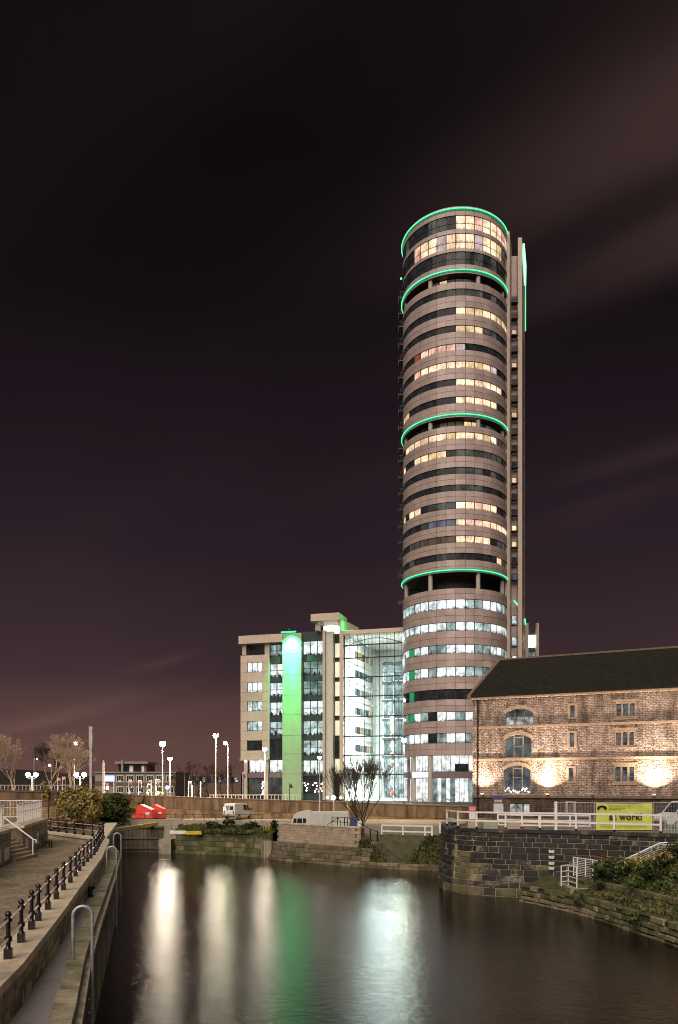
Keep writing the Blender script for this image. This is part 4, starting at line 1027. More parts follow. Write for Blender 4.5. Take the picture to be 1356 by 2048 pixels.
strip(strz[2], .15, .26, SOOT)
MB().box(-.2,UE,-.28,.2,zE-.1,zE+.12).build('gutter_stone', ASH, wh)
zr = wz(1320,95.0)-4.1
SL = masonry('roof_slate', (.008,.008,.006), (.017,.016,.011), (.003,.003,.002), .42, .17, .8, .5, (.012,.014,.007), .5, .012, HF.rz, .05, .6)
m = MB()
m.hexa([(-.3,-.35,zE+.13),(UE,-.35,zE+.13),(UE,12.35,zr-.12),(-.3,12.35,zr-.12),(-.3,-.35,zE+.27),(UE,-.35,zE+.27),(UE,12.35,zr+.05),(-.3,12.35,zr+.05)]); m.build('roof', SL, wh)
m = MB(); m.hexa([(-.3,12.36,zr-.12),(UE,12.36,zr-.12),(UE,25,zE+.13),(-.3,25,zE+.13),(-.3,12.36,zr+.05),(UE,12.36,zr+.05),(UE,25,zE+.27),(-.3,25,zE+.27)]); m.build('roof', SL, wh)
m = MB(); m.hexa([(-.45,-.4,zE+.0),(-.1,-.4,zE+.0),(-.1,12.3,zr-.2),(-.45,12.3,zr-.2),(-.45,-.4,zE+.42),(-.1,-.4,zE+.42),(-.1,12.3,zr+.2),(-.45,12.3,zr+.2)]); m.build('verge', SOOT, wh)
MB().box(-.1,UE,12.15,12.55,zr-.02,zr+.16).build('ridge', SOOT, wh)
MB().tube((hu(956.5),-.12,-.05),(hu(956.5),-.12,zE-.1),.075,8).build('downpipe', BLACK, wh, True)
# wall floodlights standing on the base course
def flood(px, power, on=True, label=''):
    o = thing('wall_floodlight', label, 'floodlight', (HF.p.x+HF.d.x*hu(px)-HF.n.x*.75, HF.p.y+HF.d.y*hu(px)-HF.n.y*.75, 4.1+zg), HF.rz, 'floodlights along the warehouse base course')
    MB().box(-.03,.03,.0,.62,-.06,-.01).box(-.16,.16,-.1,.1,0,.12).build('housing', DARKMETAL, o)
    if on:
        MB().box(-.13,.13,-.08,.08,.121,.14).build('lens', emit('flood_lens', (1.0,.78,.55), 25), o)
        l = bpy.data.lights.new('flood_lamp', 'AREA'); l.size = .3; l.energy = power; l.color = (1.0,.80,.61); l.spread = R(120)
        lo = bpy.data.objects.new('flood_lamp', l); COL.objects.link(lo); lo.parent = o; lo.location = (0,-.3,.2); lo.rotation_euler = (R(181),0,0)
    else: MB().box(-.13,.13,-.08,.08,.121,.14).build('lens', WHITE, o)
flood(968,140,True,'lit floodlight at the warehouse corner beside the downpipe')
flood(1098,270,True,'lit floodlight between the arched windows and the narrow windows')
flood(1187,0,False,'unlit floodlight on the base course below the triple windows')
flood(1310,280,True,'lit floodlight above the lime banner')
flood(1450,340,True,'lit floodlight on the warehouse base course beyond the van')

# ------------------------------------------------------------------ round basin wall
rw = thing('basin_wall', 'rounded wall of blackened stone blocks rising from the water', 'wall')
MORT = mat('pale_mortar', (.27,.24,.155), .95, .4, 2.0, col3=(.07,.065,.04), s3=.7)
BT = .045
m = MB()
for i in range(60):
    t0, t1 = RW.len*i/60, RW.len*(i+1)/60
    def P(t, o, z): return RW.off(t, o+(4.5-z)*BT, z)
    m.hexa([P(t0,-.8,-1),P(t0,-.035,-1),P(t1,-.035,-1),P(t1,-.8,-1),P(t0,-.8,4.3),P(t0,-.035,4.3),P(t1,-.035,4.3),P(t1,-.8,4.3)])
m.build('core', MORT, rw)
BK = [mat('sooty_block', (.020,.020,.021), .72, .35, 3.0, bump=.5, bscale=14, objvar=.4),
      mat('sooty_block_worn', (.035,.034,.030), .8, .5, 2.5, bump=.5, bscale=14, objvar=.3, col3=(.16,.145,.10), s3=1.6, t3=(.5,.62)),
      mat('mossy_block', (.15,.13,.075), .9, .4, 2.0, bump=.6, bscale=16, objvar=.3, col3=(.075,.085,.03), s3=1.0, t3=(.48,.6))]
T0 = 6.5; z = 4.30; ci = 0; nst = 0
while z > .0:
    hgt = random.choice([.30,.34,.36,.42]) if z > 1.3 else random.uniform(.38,.55)
    z0 = max(z-hgt, -.3); t = T0+random.uniform(0,.5)
    while t < RW.len-3.2:
        t1 = t+random.uniform(.55,1.15) if z > 1.2 else t+random.uniform(.7,1.6)
        pr = .92 if z > 2.2 else (.5 if z > 1.35 else .08)
        mi = 0 if random.random() < pr else (1 if z > 1.0 and random.random() < .85 else 2)
        if z < 3.2 and 12.6 < t < 14.5: mi = 2
        mm = MB(); stone_block(mm, RW, t+.024, t1-.024, z0+.022, z-.022, random.uniform(-.005,.03), .1, 1, BT, 4.5, .022); mm.build('stone', BK[mi], rw); nst += 1; t = t1
    z = z0; ci += 1
t = 4.0
while t < RW.len-.2:
    t1 = min(t+random.uniform(1.0,1.5), RW.len); a, c = t+.008, t1-.008; mm = MB()
    mm.hexa([RW.off(a,-.7,4.302),RW.off(a,.07,4.302),RW.off(c,.07,4.302),RW.off(c,-.7,4.302),RW.off(a,-.7,4.5),RW.off(a,.05,4.5),RW.off(c,.05,4.5),RW.off(c,-.7,4.5)]); mm.build('coping_slab', BK[1] if random.random() < .3 else BK[0], rw); t = t1
tr_ = min(range(600), key=lambda k: abs(678+FPX*RW.at(RW.len*k/600).x/RW.at(RW.len*k/600).y-1104)+(1000 if k < 200 else 0))*RW.len/600
for k, py in enumerate((1703,1714,1726,1736)):
    q = RW.at(tr_); zc = wz(py, q.y); o = .02+(4.5-zc)*BT
    mm = MB(); mm.hexa([RW.off(tr_-.16,o,zc-.05),RW.off(tr_-.16,o+.16,zc-.09),RW.off(tr_+.16,o+.16,zc-.09),RW.off(tr_+.16,o,zc-.05),RW.off(tr_-.19,o,zc+.09),RW.off(tr_-.19,o+.2,zc+.09),RW.off(tr_+.19,o+.2,zc+.09),RW.off(tr_+.19,o,zc+.09)]); mm.build('step_iron', WHITE, rw)

# white timber style railings
def rail_line(name, label, pts, h_, rails=(1.0,.5), pw_=.06, rw_=.055, m_=WHITE, group=None, foot=True):
    o = thing(name, label, 'railing', group=group)
    for i, (x, y, z_) in enumerate(pts):
        j = min(i, len(pts)-2); a = math.atan2(pts[j+1][1]-pts[j][1], pts[j+1][0]-pts[j][0])
        mm = MB().box(-pw_,pw_,-pw_,pw_,.14 if foot else 0,h_); po = mm.build('post', m_, o); po.location = (x,y,z_); po.rotation_euler = (0,0,a)
        if foot:
            ft = MB().box(-pw_*1.08,pw_*1.08,-pw_*1.08,pw_*1.08,0,.14).build('foot', BLACK, po)
    for f_ in rails:
        for (x0,y0,z0),(x1,y1,z1) in zip(pts, pts[1:]):
            a, b = Vector((x0,y0,z0+h_*f_-rw_)), Vector((x1,y1,z1+h_*f_-rw_)); d = (b-a).normalized(); s_ = Vector((-d.y,d.x,0)).normalized()*(rw_*.7); up = Vector((0,0,rw_))
            mm = MB(); mm.hexa([a-s_-up,b-s_-up,b+s_-up,a+s_-up,a-s_+up,b-s_+up,b+s_+up,a+s_+up]); mm.build('rail', m_, o)
    return o
def tpx(px):
    best = min(range(150, 600), key=lambda k: abs(678+FPX*RW.off(RW.len*k/600,-.3).x/RW.off(RW.len*k/600,-.3).y-px)+(0 if RW.at(RW.len*k/600).y < 58 else 500)); return RW.len*best/600
rp = [(8.0,58.6,4.5)]+[tuple(RW.off(tpx(px),-.3,4.5)) for px in (916,953,1012,1080,1153,1229,1321)]
rail_line('white_railing', 'white two bar railing along the top of the round basin wall', rp, 1.18)
rail_line('white_railing', 'white two bar railing behind the basin wall near the warehouse sign', [(wx(996,63),63,4.1),(wx(1044,62),62,4.1),(wx(1078,61.5),61.5,4.1),(wx(1140,61),61,4.1),(wx(1180,60.5),60.5,4.1)], 1.1, (1.0,.62,.28))
rail_line('white_railing', 'short white railing stepping down left of the round wall', [(wx(880,64),64,3.45),(wx(888,66),66,3.45),(wx(905,67.5),67.5,3.45)], 1.05)
rail_line('white_railing', 'white two bar railing above the green retaining wall at the water steps', [(wx(764,71),71,2.9),(wx(806,70),70,2.9),(wx(850,69.3),69.3,2.9),(wx(864,69.2),69.2,2.9)], 1.05)
# crates and blocks behind the railing
for i, (p0, p1, q0, q1, Y, c) in enumerate(((936,952,1640,1655,61,(.36,.33,.24)),(967,996,1641,1656,61.5,(.30,.31,.24)),(1015,1040,1641,1656,61.5,(.38,.32,.24)))):
    mm = MB().box(wx(p0,Y),wx(p1,Y),Y,Y+.9,4.1,wz(q0,Y)).box(wx(p0,Y)+.04,wx(p1,Y)-.04,Y-.02,Y+.88,4.3,wz(q0,Y)-.12)
    tag(mm.build('concrete_weight', mat('weight_%d'%i, c, .8, .15)), ['pale concrete block behind the railing under the red sign','pale green concrete block behind the railing near the map board','tan concrete block below the three pane ground window'][i], 'block', 'blocks on the upper quay')
# signs
sg = thing('map_board', 'tall notice board with blue cap and pale map panel', 'sign', (wx(997,72),72,4.1), R(-12))
sw = 11/FPX*72
MB().box(-sw,-sw+.06,-.04,.04,0,wz(1592,72)-4.1).box(sw-.06,sw,-.04,.04,0,wz(1592,72)-4.1).build('leg', DARKMETAL, sg)
MB().box(-sw+.06,sw-.06,-.05,.03,wz(1607,72)-4.1,wz(1597,72)-4.1).build('brown_panel', mat('sign_brown', (.12,.05,.03), .5, .1), sg)
MB().box(-sw-.03,sw+.03,-.08,.06,wz(1596.8,72)-4.1,wz(1591.5,72)-4.1).build('blue_cap', mat('sign_blue', (.05,.06,.20), .5, .1), sg)
MB().box(-sw+.06,sw-.06,-.05,.03,wz(1624,72)-4.1,wz(1607.2,72)-4.1).build('map_panel', mat('sign_map', (.50,.54,.58), .5, .3, 4.0), sg)
mm = MB()
for k in range(2):
    for j in range(4): mm.box(-sw*.7+j*sw*.34,-sw*.7+j*sw*.34+sw*.27,-.056,-.05,wz(1601.2+3.2*k,72)-4.1,wz(1599.8+3.2*k,72)-4.1)
mm.build('lettering', WHITE, sg)
sr = thing('warning_sign', 'red and white warning sign on a post below the downpipe', 'sign', (wx(944.5,70),70,4.1), 0)
MB().box(-.33,.33,-.02,.02,wz(1622,70)-4.1,wz(1612,70)-4.1).build('red_panel', mat('sign_red', (.50,.08,.09), .5, .1), sr)
MB().box(-.27,.27,-.02,.02,wz(1638,70)-4.1,wz(1624,70)-4.1).build('white_panel', mat('sign_white', (.7,.7,.7), .5, .25, 6.0), sr)
MB().box(-.03,.03,.021,.06,0,wz(1613,70)-4.1).build('post', POLE, sr)
mm = MB()
for k in range(2): mm.box(-.25,.25,-.025,-.02,wz(1616+3.5*k,70)-4.1-.03,wz(1616+3.5*k,70)-4.1+.03)
mm.build('lettering', WHITE, sr)
# site fence with the lime banner
YB = 58.6
sf = thing('site_fence', 'grey mesh site fence panels in front of the warehouse', 'fence', (0,0,4.1))
fx = [wx(1112,YB), wx(1190,YB), wx(1307,YB), wx(1390,YB)]
for x in fx: MB().tube((x,YB+.05,0),(x,YB+.05,wz(1604,YB)-4.1),.035,8).build('post', GALV, sf, True)
for a, b in zip(fx, fx[1:]):
    for z_ in (.12, wz(1605,YB)-4.1): MB().tube((a,YB+.05,z_),(b,YB+.05,z_),.024,8).build('rail', GALV, sf, True)
    mm = MB()
    n = int((b-a)/.11)
    for k in range(1, n): x = a+(b-a)*k/n; mm.box(x-.005,x+.005,YB+.045,YB+.055,.12,wz(1605,YB)-4.1)
    for k in range(1, 7): z_ = .12+(wz(1605,YB)-4.22)*k/7; mm.box(a,b,YB+.042,YB+.058,z_-.005,z_+.005)
    mm.build('mesh_panel', GALV, sf)
MB().box(wx(1111,YB)-.1,wx(1111,YB)+.1,YB-.12,YB+.02,0,wz(1603,YB)-4.1).build('end_post', WHITE, sf)
bnr = thing('lime_banner', 'lime green banner reading at work hung on the site fence', 'banner', (0,0,4.1))
bx0, bx1, bz1, bz0 = wx(1191.5,YB), wx(1304,YB), wz(1606,YB)-4.1, max(.06, wz(1660,YB)-4.1)
mm = MB(); nx, nz = 24, 8; pts_ = []; fs_ = []
for j in range(nz+1):
    for i in range(nx+1):
        s_, q = i/nx, j/nz; pts_.append((bx0+(bx1-bx0)*s_, YB-.05+.035*math.sin(7*s_+4*q)*(1-abs(2*q-1))+.03*math.sin(15*s_*q), bz0+(bz1-bz0)*q-.05*math.sin(math.pi*s_)*q))
for j in range(nz):
    for i in range(nx): a = j*(nx+1)+i; fs_.append((a,a+1,a+nx+2,a+nx+1))
mm.add(pts_, fs_); mm.build('sheet', LIME, bnr, True)
INK = mat('banner_ink', (.03,.035,.02), .6, .1)
def text(body, x, y, z_, size, m_, parent, name='lettering', off=.012, align='LEFT'):
    c = bpy.data.curves.new(name, 'FONT'); c.body = body; c.size = size; c.offset = off; c.extrude = .004; c.align_x = align; c.space_character = 1.08
    o = bpy.data.objects.new(name, c); COL.objects.link(o); o.parent = parent; o.location = (x,y,z_); o.rotation_euler = (R(90),0,0); bpy.context.view_layer.update(); me = bpy.data.meshes.new_from_object(o.evaluated_get(bpy.context.evaluated_depsgraph_get())); bpy.data.objects.remove(o); me.materials.clear(); me.materials.append(m_)
    o = link(name, me, parent, (x,y,z_)); o.rotation_euler = (R(90),0,0); return o
text('at work!', (bx0+bx1)/2+.1, YB-.13, bz0+(bz1-bz0)*.39, .66, INK, bnr, off=.022, align='CENTER')
mm = MB()                                   # tree-like mark at the top corner and the thin printed lines
cx, cz = bx0+.42, bz1-.42
for k in range(9):
    a = math.pi*k/8; mm.box(cx+.27*math.cos(a)-.09,cx+.27*math.cos(a)+.09,YB-.13,YB-.125,cz+.17*math.sin(a)-.05,cz+.17*math.sin(a)+.07)
mm.build('logo_mark', INK, bnr)
mm = MB()
for k, (a, b, q) in enumerate(((.22,.62,.90),(.22,.52,.82),(.22,.45,.76),(.08,.95,.22),(.08,.90,.13))): mm.box(bx0+(bx1-bx0)*a,bx0+(bx1-bx0)*b,YB-.128,YB-.124,bz0+(bz1-bz0)*q-.018,bz0+(bz1-bz0)*q+.018)
mm.build('small_print', mat('banner_ink_faint', (.22,.27,.03), .6, .1), bnr)

# white vans
def van(name, label, loc, rz, paint, L_=4.9, H_=2.15, W_=1.9):
    o = thing(name, label, 'van', loc, rz)
    prof = [(-L_/2,.42),(-L_/2+.02,1.15),(-L_/2+.16,H_-.12),(-L_/2+.4,H_),(L_/2-1.75,H_),(L_/2-1.55,H_-.05),(L_/2-.85,1.25),(L_/2-.12,1.02),(L_/2,.8),(L_/2,.42)]
    n = len(prof); mm = MB(); hw = W_/2
    ins = lambda z_: hw-(.16*max(0,(z_-1.1))/(H_-1.1))
    P = [(x,-ins(z_),z_) for x, z_ in prof]+[(x,ins(z_),z_) for x, z_ in prof]
    mm.add(P, [tuple(range(n)), tuple(range(2*n-1,n-1,-1))]+[(i,n+i,n+(i+1)%n,(i+1)%n) for i in range(n)]); mm.build('body', paint, o)
    GLA = mat('car_glass', (.02,.025,.03), .08, .1, spec=.6)
    def q3(name_, pts4, m_): m2 = MB(); m2.add(pts4, [(0,1,2,3)]); return m2.build(name_, m_, o)
    for s_ in (-1,1):
        yy = lambda z_: s_*(ins(z_)+.012)
        q3('side_window', [(L_/2-1.7,yy(1.25),1.25),(L_/2-1.0,yy(1.25),1.25),(L_/2-1.5,yy(H_-.22),H_-.22),(L_/2-1.7,yy(H_-.22),H_-.22)], GLA)
        q3('side_window', [(L_/2-2.6,yy(1.25),1.25),(L_/2-1.8,yy(1.25),1.25),(L_/2-1.8,yy(H_-.22),H_-.22),(L_/2-2.6,yy(H_-.22),H_-.22)], GLA)
        for x in (-L_/2+1.0, L_/2-.95):
            whl = MB().tube((x,s_*(hw-.2),.34),(x,s_*(hw+.01),.34),.34,18).build('wheel', RUBBER, o, True)
            MB().tube((x,s_*(hw+.0),.34),(x,s_*(hw+.03),.34),.2,12).build('rim', POLE, whl)
        MB().box(L_/2-1.05,L_/2-.9,min(s_*hw,s_*(hw+.22)),max(s_*hw,s_*(hw+.22)),1.2,1.42).build('mirror', DARKMETAL, o)
        MB().box(-L_/2-.02,-L_/2+.03,s_*(hw-.24)-.08,s_*(hw-.24)+.08,.8,1.2).build('tail_light', mat('tail_red', (.4,.02,.02), .3, .1), o)
        MB().box(L_/2-.06,L_/2+.02,s_*(hw-.3)-.17,s_*(hw-.3)+.17,.72,.92).build('headlight', mat('lamp_clear', (.7,.7,.7), .15, .1), o)
        xx = lambda z_: -L_/2+.02+.14*(z_-1.15)/(H_-.12-1.15)-.012
        y0, y1 = (s_*.08, s_*(hw-.3)); 
        q3('rear_window', [(xx(1.3),y0,1.3),(xx(1.3),y1,1.3),(xx(1.8),y1*.96,1.8),(xx(1.8),y0,1.8)], GLA)
    xw = lambda z_: L_/2-.85-.70*(z_-1.25)/(H_-.05-1.25)+.012
    q3('windscreen', [(xw(1.3),-hw+.2,1.3),(xw(1.3),hw-.2,1.3),(xw(H_-.14),hw-.32,H_-.14),(xw(H_-.14),-hw+.32,H_-.14)], GLA)
    MB().box(-L_/2-.08,-L_/2+.06,-hw+.03,hw-.03,.38,.6).build('rear_bumper', DARKMETAL, o); MB().box(L_/2-.06,L_/2+.08,-hw+.03,hw-.03,.36,.62).build('front_bumper', DARKMETAL, o)
    MB().box(-L_/2-.015,-L_/2+.02,-.26,.26,.72,.84).build('number_plate', YELLOW, o)
    return o
VWH = mat('van_white', (.62,.63,.62), .35, .06, 2.0, coat=.3)
van('parked_van', 'white van with rear doors facing the basin, parked beneath the road wall', (wx(476,106),106.5,2.9), R(66), VWH)
van('parked_van', 'white van cut by the frame edge beside the site fence', (wx(1320,60)+2.75,61.5,4.1), R(192), VWH)
gt = thing('wire_gate', 'low pale green wire mesh gate at the end of the basin wall', 'gate', (0,0,4.1))
YG = 54.5
MB().tube((wx(1328,YG),YG,-.6),(wx(1328,YG),YG,1.0),.03,6).build('post', GALV, gt); MB().tube((wx(1400,YG),YG,-.6),(wx(1400,YG),YG,1.0),.03,6).build('post', GALV, gt)
mm = MB(); a, b = wx(1328,YG), wx(1400,YG)
for k in range(1,24): x = a+(b-a)*k/24; mm.box(x-.008,x+.008,YG-.008,YG+.008,-.1,.95)
for k in range(9): z_ = -.1+1.05*k/8; mm.box(a,b,YG-.01,YG+.01,z_-.008,z_+.008)
mm.build('mesh_panel', mat('gate_green', (.42,.58,.48), .5, .1), gt)

# ------------------------------------------------------------------ mossy bank, landing and shrubs, lower right
SH = Poly([(11.7,50.95),(12.3,50.0),(12.85,48.8),(13.6,46.8),(14.3,44.6),(14.9,41.5),(15.5,38),(16.0,34.5),(16.6,30),(17,26)])
bk = MB(); nu, nv = 30, 12; P = []; Fs = []
prof = [(0,.95),(.35,1.12),(.9,1.18),(1.3,1.25),(1.7,1.75),(2.4,2.0),(3.5,2.5),(5,2.95),(7,3.3),(10,3.6),(14,3.8),(18,4.0),(22,4.0)]
for i in range(nu+1):
    t = SH.len*i/nu
    for x, z_ in prof:
        q = SH.off(t, -x-.05); q2 = (q.x, min(q.y, 56), (z_ if i > 4 else min(z_, 1.45))+random.uniform(-.07,.07)); P.append(q2)
w_ = len(prof)
for i in range(nu):
    for j in range(w_-1): Fs.append((i*w_+j,(i+1)*w_+j,(i+1)*w_+j+1,i*w_+j+1))
P_b, prof_b = list(P), list(prof); bk.add(P, Fs); struct(bk.build('bank', mat('bank_grass', (.05,.052,.02), .95, .5, 3.0, bump=.9, bscale=14, col3=(.10,.085,.045), s3=.9), None, True))
sw_ = thing('mossy_wall', 'low broken mossy stone wall at the water edge below the shrubs', 'wall')
MS = [mat('mossy_stone', (.14,.125,.075), .92, .4, 2.5, bump=.8, bscale=15, objvar=.3, col3=(.075,.09,.028), s3=1.1, t3=(.42,.56)),
      mat('tan_wet_stone', (.20,.165,.11), .8, .3, 3.0, bump=.6, bscale=15, objvar=.25, col3=(.09,.09,.04), s3=1.2)]
for k, (z0, z1) in enumerate(((-.4,.14),(.14,.42),(.42,.72),(.72,1.08))):
    t = .1*k
    while t < SH.len-.4:
        t1 = t+random.uniform(.35,.95); mm = MB()
        if not (k == 3 and random.random() < .25):
            stone_block(mm, SH, t+.015, t1-.015, z0+.01, z1-.015+random.uniform(-.05,.03), random.uniform(-.06,.07), .5, 1, .12, 1.0, .04); mm.build('stone', MS[1] if (k < 2 and t < 7) or random.random() < .15 else MS[0], sw_)
        t = t1
m = MB()
for i in range(30):
    t0, t1 = SH.len*i/30, SH.len*(i+1)/30
    m.hexa([SH.off(t0,-.9,-1),SH.off(t0,-.1,-1),SH.off(t1,-.1,-1),SH.off(t1,-.9,-1),SH.off(t0,-.9,.92),SH.off(t0,-.1,.92),SH.off(t1,-.1,.92),SH.off(t1,-.9,.92)])
m.build('core', mat('wall_earth', (.05,.045,.028), .95, .3), sw_)
S2 = Poly([(14.9,47.6),(15.5,45.4),(16.3,42.2),(17.0,38.5),(17.6,34)])
uw = thing('mossy_wall', 'upper mossy retaining wall half hidden under the shrubs', 'wall')
for k, (z0, z1) in enumerate(((1.1,1.5),(1.5,1.85))):
    t = .2*k
    while t < S2.len-.3:
        t1 = t+random.uniform(.6,1.2); mm = MB(); stone_block(mm, S2, t+.012, t1-.012, z0, z1-.015, random.uniform(-.03,.05), .6, 1, .05, 1.8, .03); mm.build('stone', MS[0], uw); t = t1
ld = thing('landing_steps', 'stone landing and steps behind the white corner railing', 'steps')
for k in range(3):
    MB().box(13.75+.45*k,16.4,46.95+.12*k,49.6,.3+.01*k,1.36+.17*k).build('step', MS[0] if k else CONC_BLOCK, ld)
cr_ = thing('corner_railing', 'white four bar corner railing on the waterside landing', 'railing')
cp = [Vector((wx(1117,47.6)+.25,47.9,1.37)), Vector((wx(1136.5,48.4),48.4,1.37)), Vector((wx(1153.5,47.1),47.1,1.37))]
for p in cp: MB().tube(p, p+Vector((0,0,1.25)),.04,8).build('post', WHITE, cr_, True)
for f_ in (1.23,.88,.55,.25):
    for a, b in zip(cp, cp[1:]): MB().tube(a+Vector((0,0,f_)), b+Vector((0,0,f_)),.034,8).build('rail', WHITE, cr_, True)
def barpanel(o, a, b, h_, nb, posts, m_=WHITE, zb=.1):
    a, b = Vector(a), Vector(b)
    for k in range(nb): z_ = zb+(h_-zb)*k/(nb-1); MB().tube(a+Vector((0,0,z_)), b+Vector((0,0,z_)), .03 if k == nb-1 else .013, 8).build('rail' if k == nb-1 else 'bar', m_, o, True)
    for f_ in posts: q = a.lerp(b, f_); MB().box(q.x-.025,q.x+.025,q.y-.025,q.y+.025,q.z,q.z+h_).build('post', m_, o)
sp_ = thing('leaning_barrier', 'white horizontally barred railing panel leaning beside the landing', 'railing')
barpanel(sp_, (wx(1147,50.4),50.4,wz(1752,50.4)), (wx(1195,49),49,wz(1760,49)), 1.2, 11, (0,.16,.5,.8,.97))
sh_ = thing('stair_railing', 'white barred stair railing climbing to the upper quay at the frame edge', 'railing')
a, b, c = (wx(1233,47.2),47.2,wz(1730,47.2)-1.25), (wx(1318,47.6),47.6,wz(1690,47.6)-1.25), (wx(1420,47.0),47.0,wz(1690,47.0)-1.25)
barpanel(sh_, a, b, 1.25, 10, (.02,.45,.97)); barpanel(sh_, b, c, 1.25, 10, (.18,.38,.6,.8,1))
MB().path([Vector(a)+Vector((-.9,0,1.0)), Vector(a)+Vector((-.1,0,1.08)), Vector(a)+Vector((0,-.06,1.36)), Vector(b)+Vector((0,-.06,1.36)), Vector(b)+Vector((.5,-.06,1.4))],.045,8).build('handrail', WHITE, sh_, True)

def leafmat(name, c, c2):
    m = mat(name, c, .7, .5, 1.7, col2=c2, spec=.3); return m
LG = leafmat('leaf_green', (.045,.075,.018), (.12,.17,.04)); LY = leafmat('leaf_yellow', (.28,.22,.06), (.58,.46,.15)); LB = leafmat('leaf_brown', (.11,.055,.025), (.22,.12,.05)); LD = leafmat('leaf_dark', (.012,.02,.008), (.03,.045,.014))
BARK = mat('bark', (.055,.04,.028), .9, .3, 5.0, bump=.3)
def foliage(mb, c, rad, n, size, mats=1, clumps=14, seed=0, flat=0.0):
    rnd = random.Random(seed); c = Vector(c); cl = []
    for k in range(clumps):
        u = rnd.uniform(-1,1); a = rnd.uniform(0,2*math.pi); r = rnd.uniform(.2,1.1)**.5*.95; s_ = math.sqrt(1-u*u)
        cl.append((Vector((s_*math.cos(a)*rad[0]*r, s_*math.sin(a)*rad[1]*r, u*rad[2]*r)), rnd.uniform(.12,.34), rnd.randrange(mats)))
    for k in range(n):
        q, cr, cm = rnd.choice(cl)
        d = Vector((rnd.gauss(0,1),rnd.gauss(0,1),rnd.gauss(0,1))).normalized()*(rnd.uniform(.4,1.0) if rnd.random() < .88 else rnd.uniform(1.0,2.2))
        p = c+q+Vector((d.x*rad[0]*cr,d.y*rad[1]*cr,d.z*rad[2]*cr))
        nn = (d+Vector((rnd.gauss(0,.6),rnd.gauss(0,.6),rnd.gauss(0,.6)+.4))).normalized(); u = nn.orthogonal().normalized(); u.rotate(Matrix.Rotation(rnd.uniform(0,6.28),3,nn)); v = nn.cross(u)
        s_ = size*rnd.uniform(.45,1.6); mi = cm if rnd.random() < .8 else rnd.randrange(mats)
        mb.add([p-u*s_, p-v*s_*.55+nn*s_*.15, p+u*s_, p+v*s_*.55+nn*s_*.15], [(0,1,2,3)], mi)
def shrub(label, c, rad, n, size, mats, seed, group=None, name='shrub', clumps=16):
    o = thing(name, label, 'shrub', (c[0],c[1],c[2]), 0, group)
    m = MB(); foliage(m, (0,0,rad[2]*.75), rad, n, size, len(mats), clumps, seed); m.build('foliage', mats, o)
    s_ = MB(); rnd = random.Random(seed)
    for k in range(6): s_.tube((rnd.uniform(-.2,.2),rnd.uniform(-.2,.2),-.25),(rnd.uniform(-.6,.6)*rad[0],rnd.uniform(-.6,.6)*rad[1],rad[2]*rnd.uniform(.7,1.3)),.03,5,.01)
    s_.build('stem', BARK, o); return o
GP = 'shrubs on the lower right bank'
shrub('dark green shrub beside the landing, leftmost on the bank', (16.4,46.4,1.5), (1.7,1.3,1.0), 7500, .075, [LG,LD,LG], 1, GP, clumps=30)
shrub('broad green shrub below the white stair railing', (18.4,45.6,1.8), (2.0,1.5,1.1), 9000, .075, [LG,LG,LD,LY], 2, GP, clumps=34)
shrub('tall green shrub at the frame edge under the stair railing', (20.2,46.0,2.0), (1.7,1.3,1.3), 7000, .075, [LG,LG,LD], 3, GP, clumps=30)
shrub('rust tinged shrub at the frame edge on the bank', (19.2,42.8,1.7), (1.6,1.4,1.1), 7500, .07, [LG,LB,LD,LY], 4, GP, clumps=30)
shrub('low green shrub spilling over the upper mossy wall', (17.2,43.2,1.4), (1.5,1.5,.85), 6500, .07, [LG,LD,LG], 5, GP, clumps=26)
shrub('dry brown shrub beside the leaning railing panel', (wx(1222,48.6),48.6,1.7), (.85,.7,.85), 2600, .07, [LB,LB,LY], 6)
shrub('low leafy weed at the foot of the mossy wall', (15.0,39.6,.55), (.55,.5,.35), 700, .08, [LG,LG], 7)
shrub('small weed clump on the mossy wall near the landing', (13.95,45.6,.6), (.45,.4,.35), 500, .07, [LG,LG], 8)
shrub('dry straw weeds at the water corner of the round wall', (wx(884,60.5),60.5,.1), (.3,.5,.7), 500, .06, [LY,LB], 9)
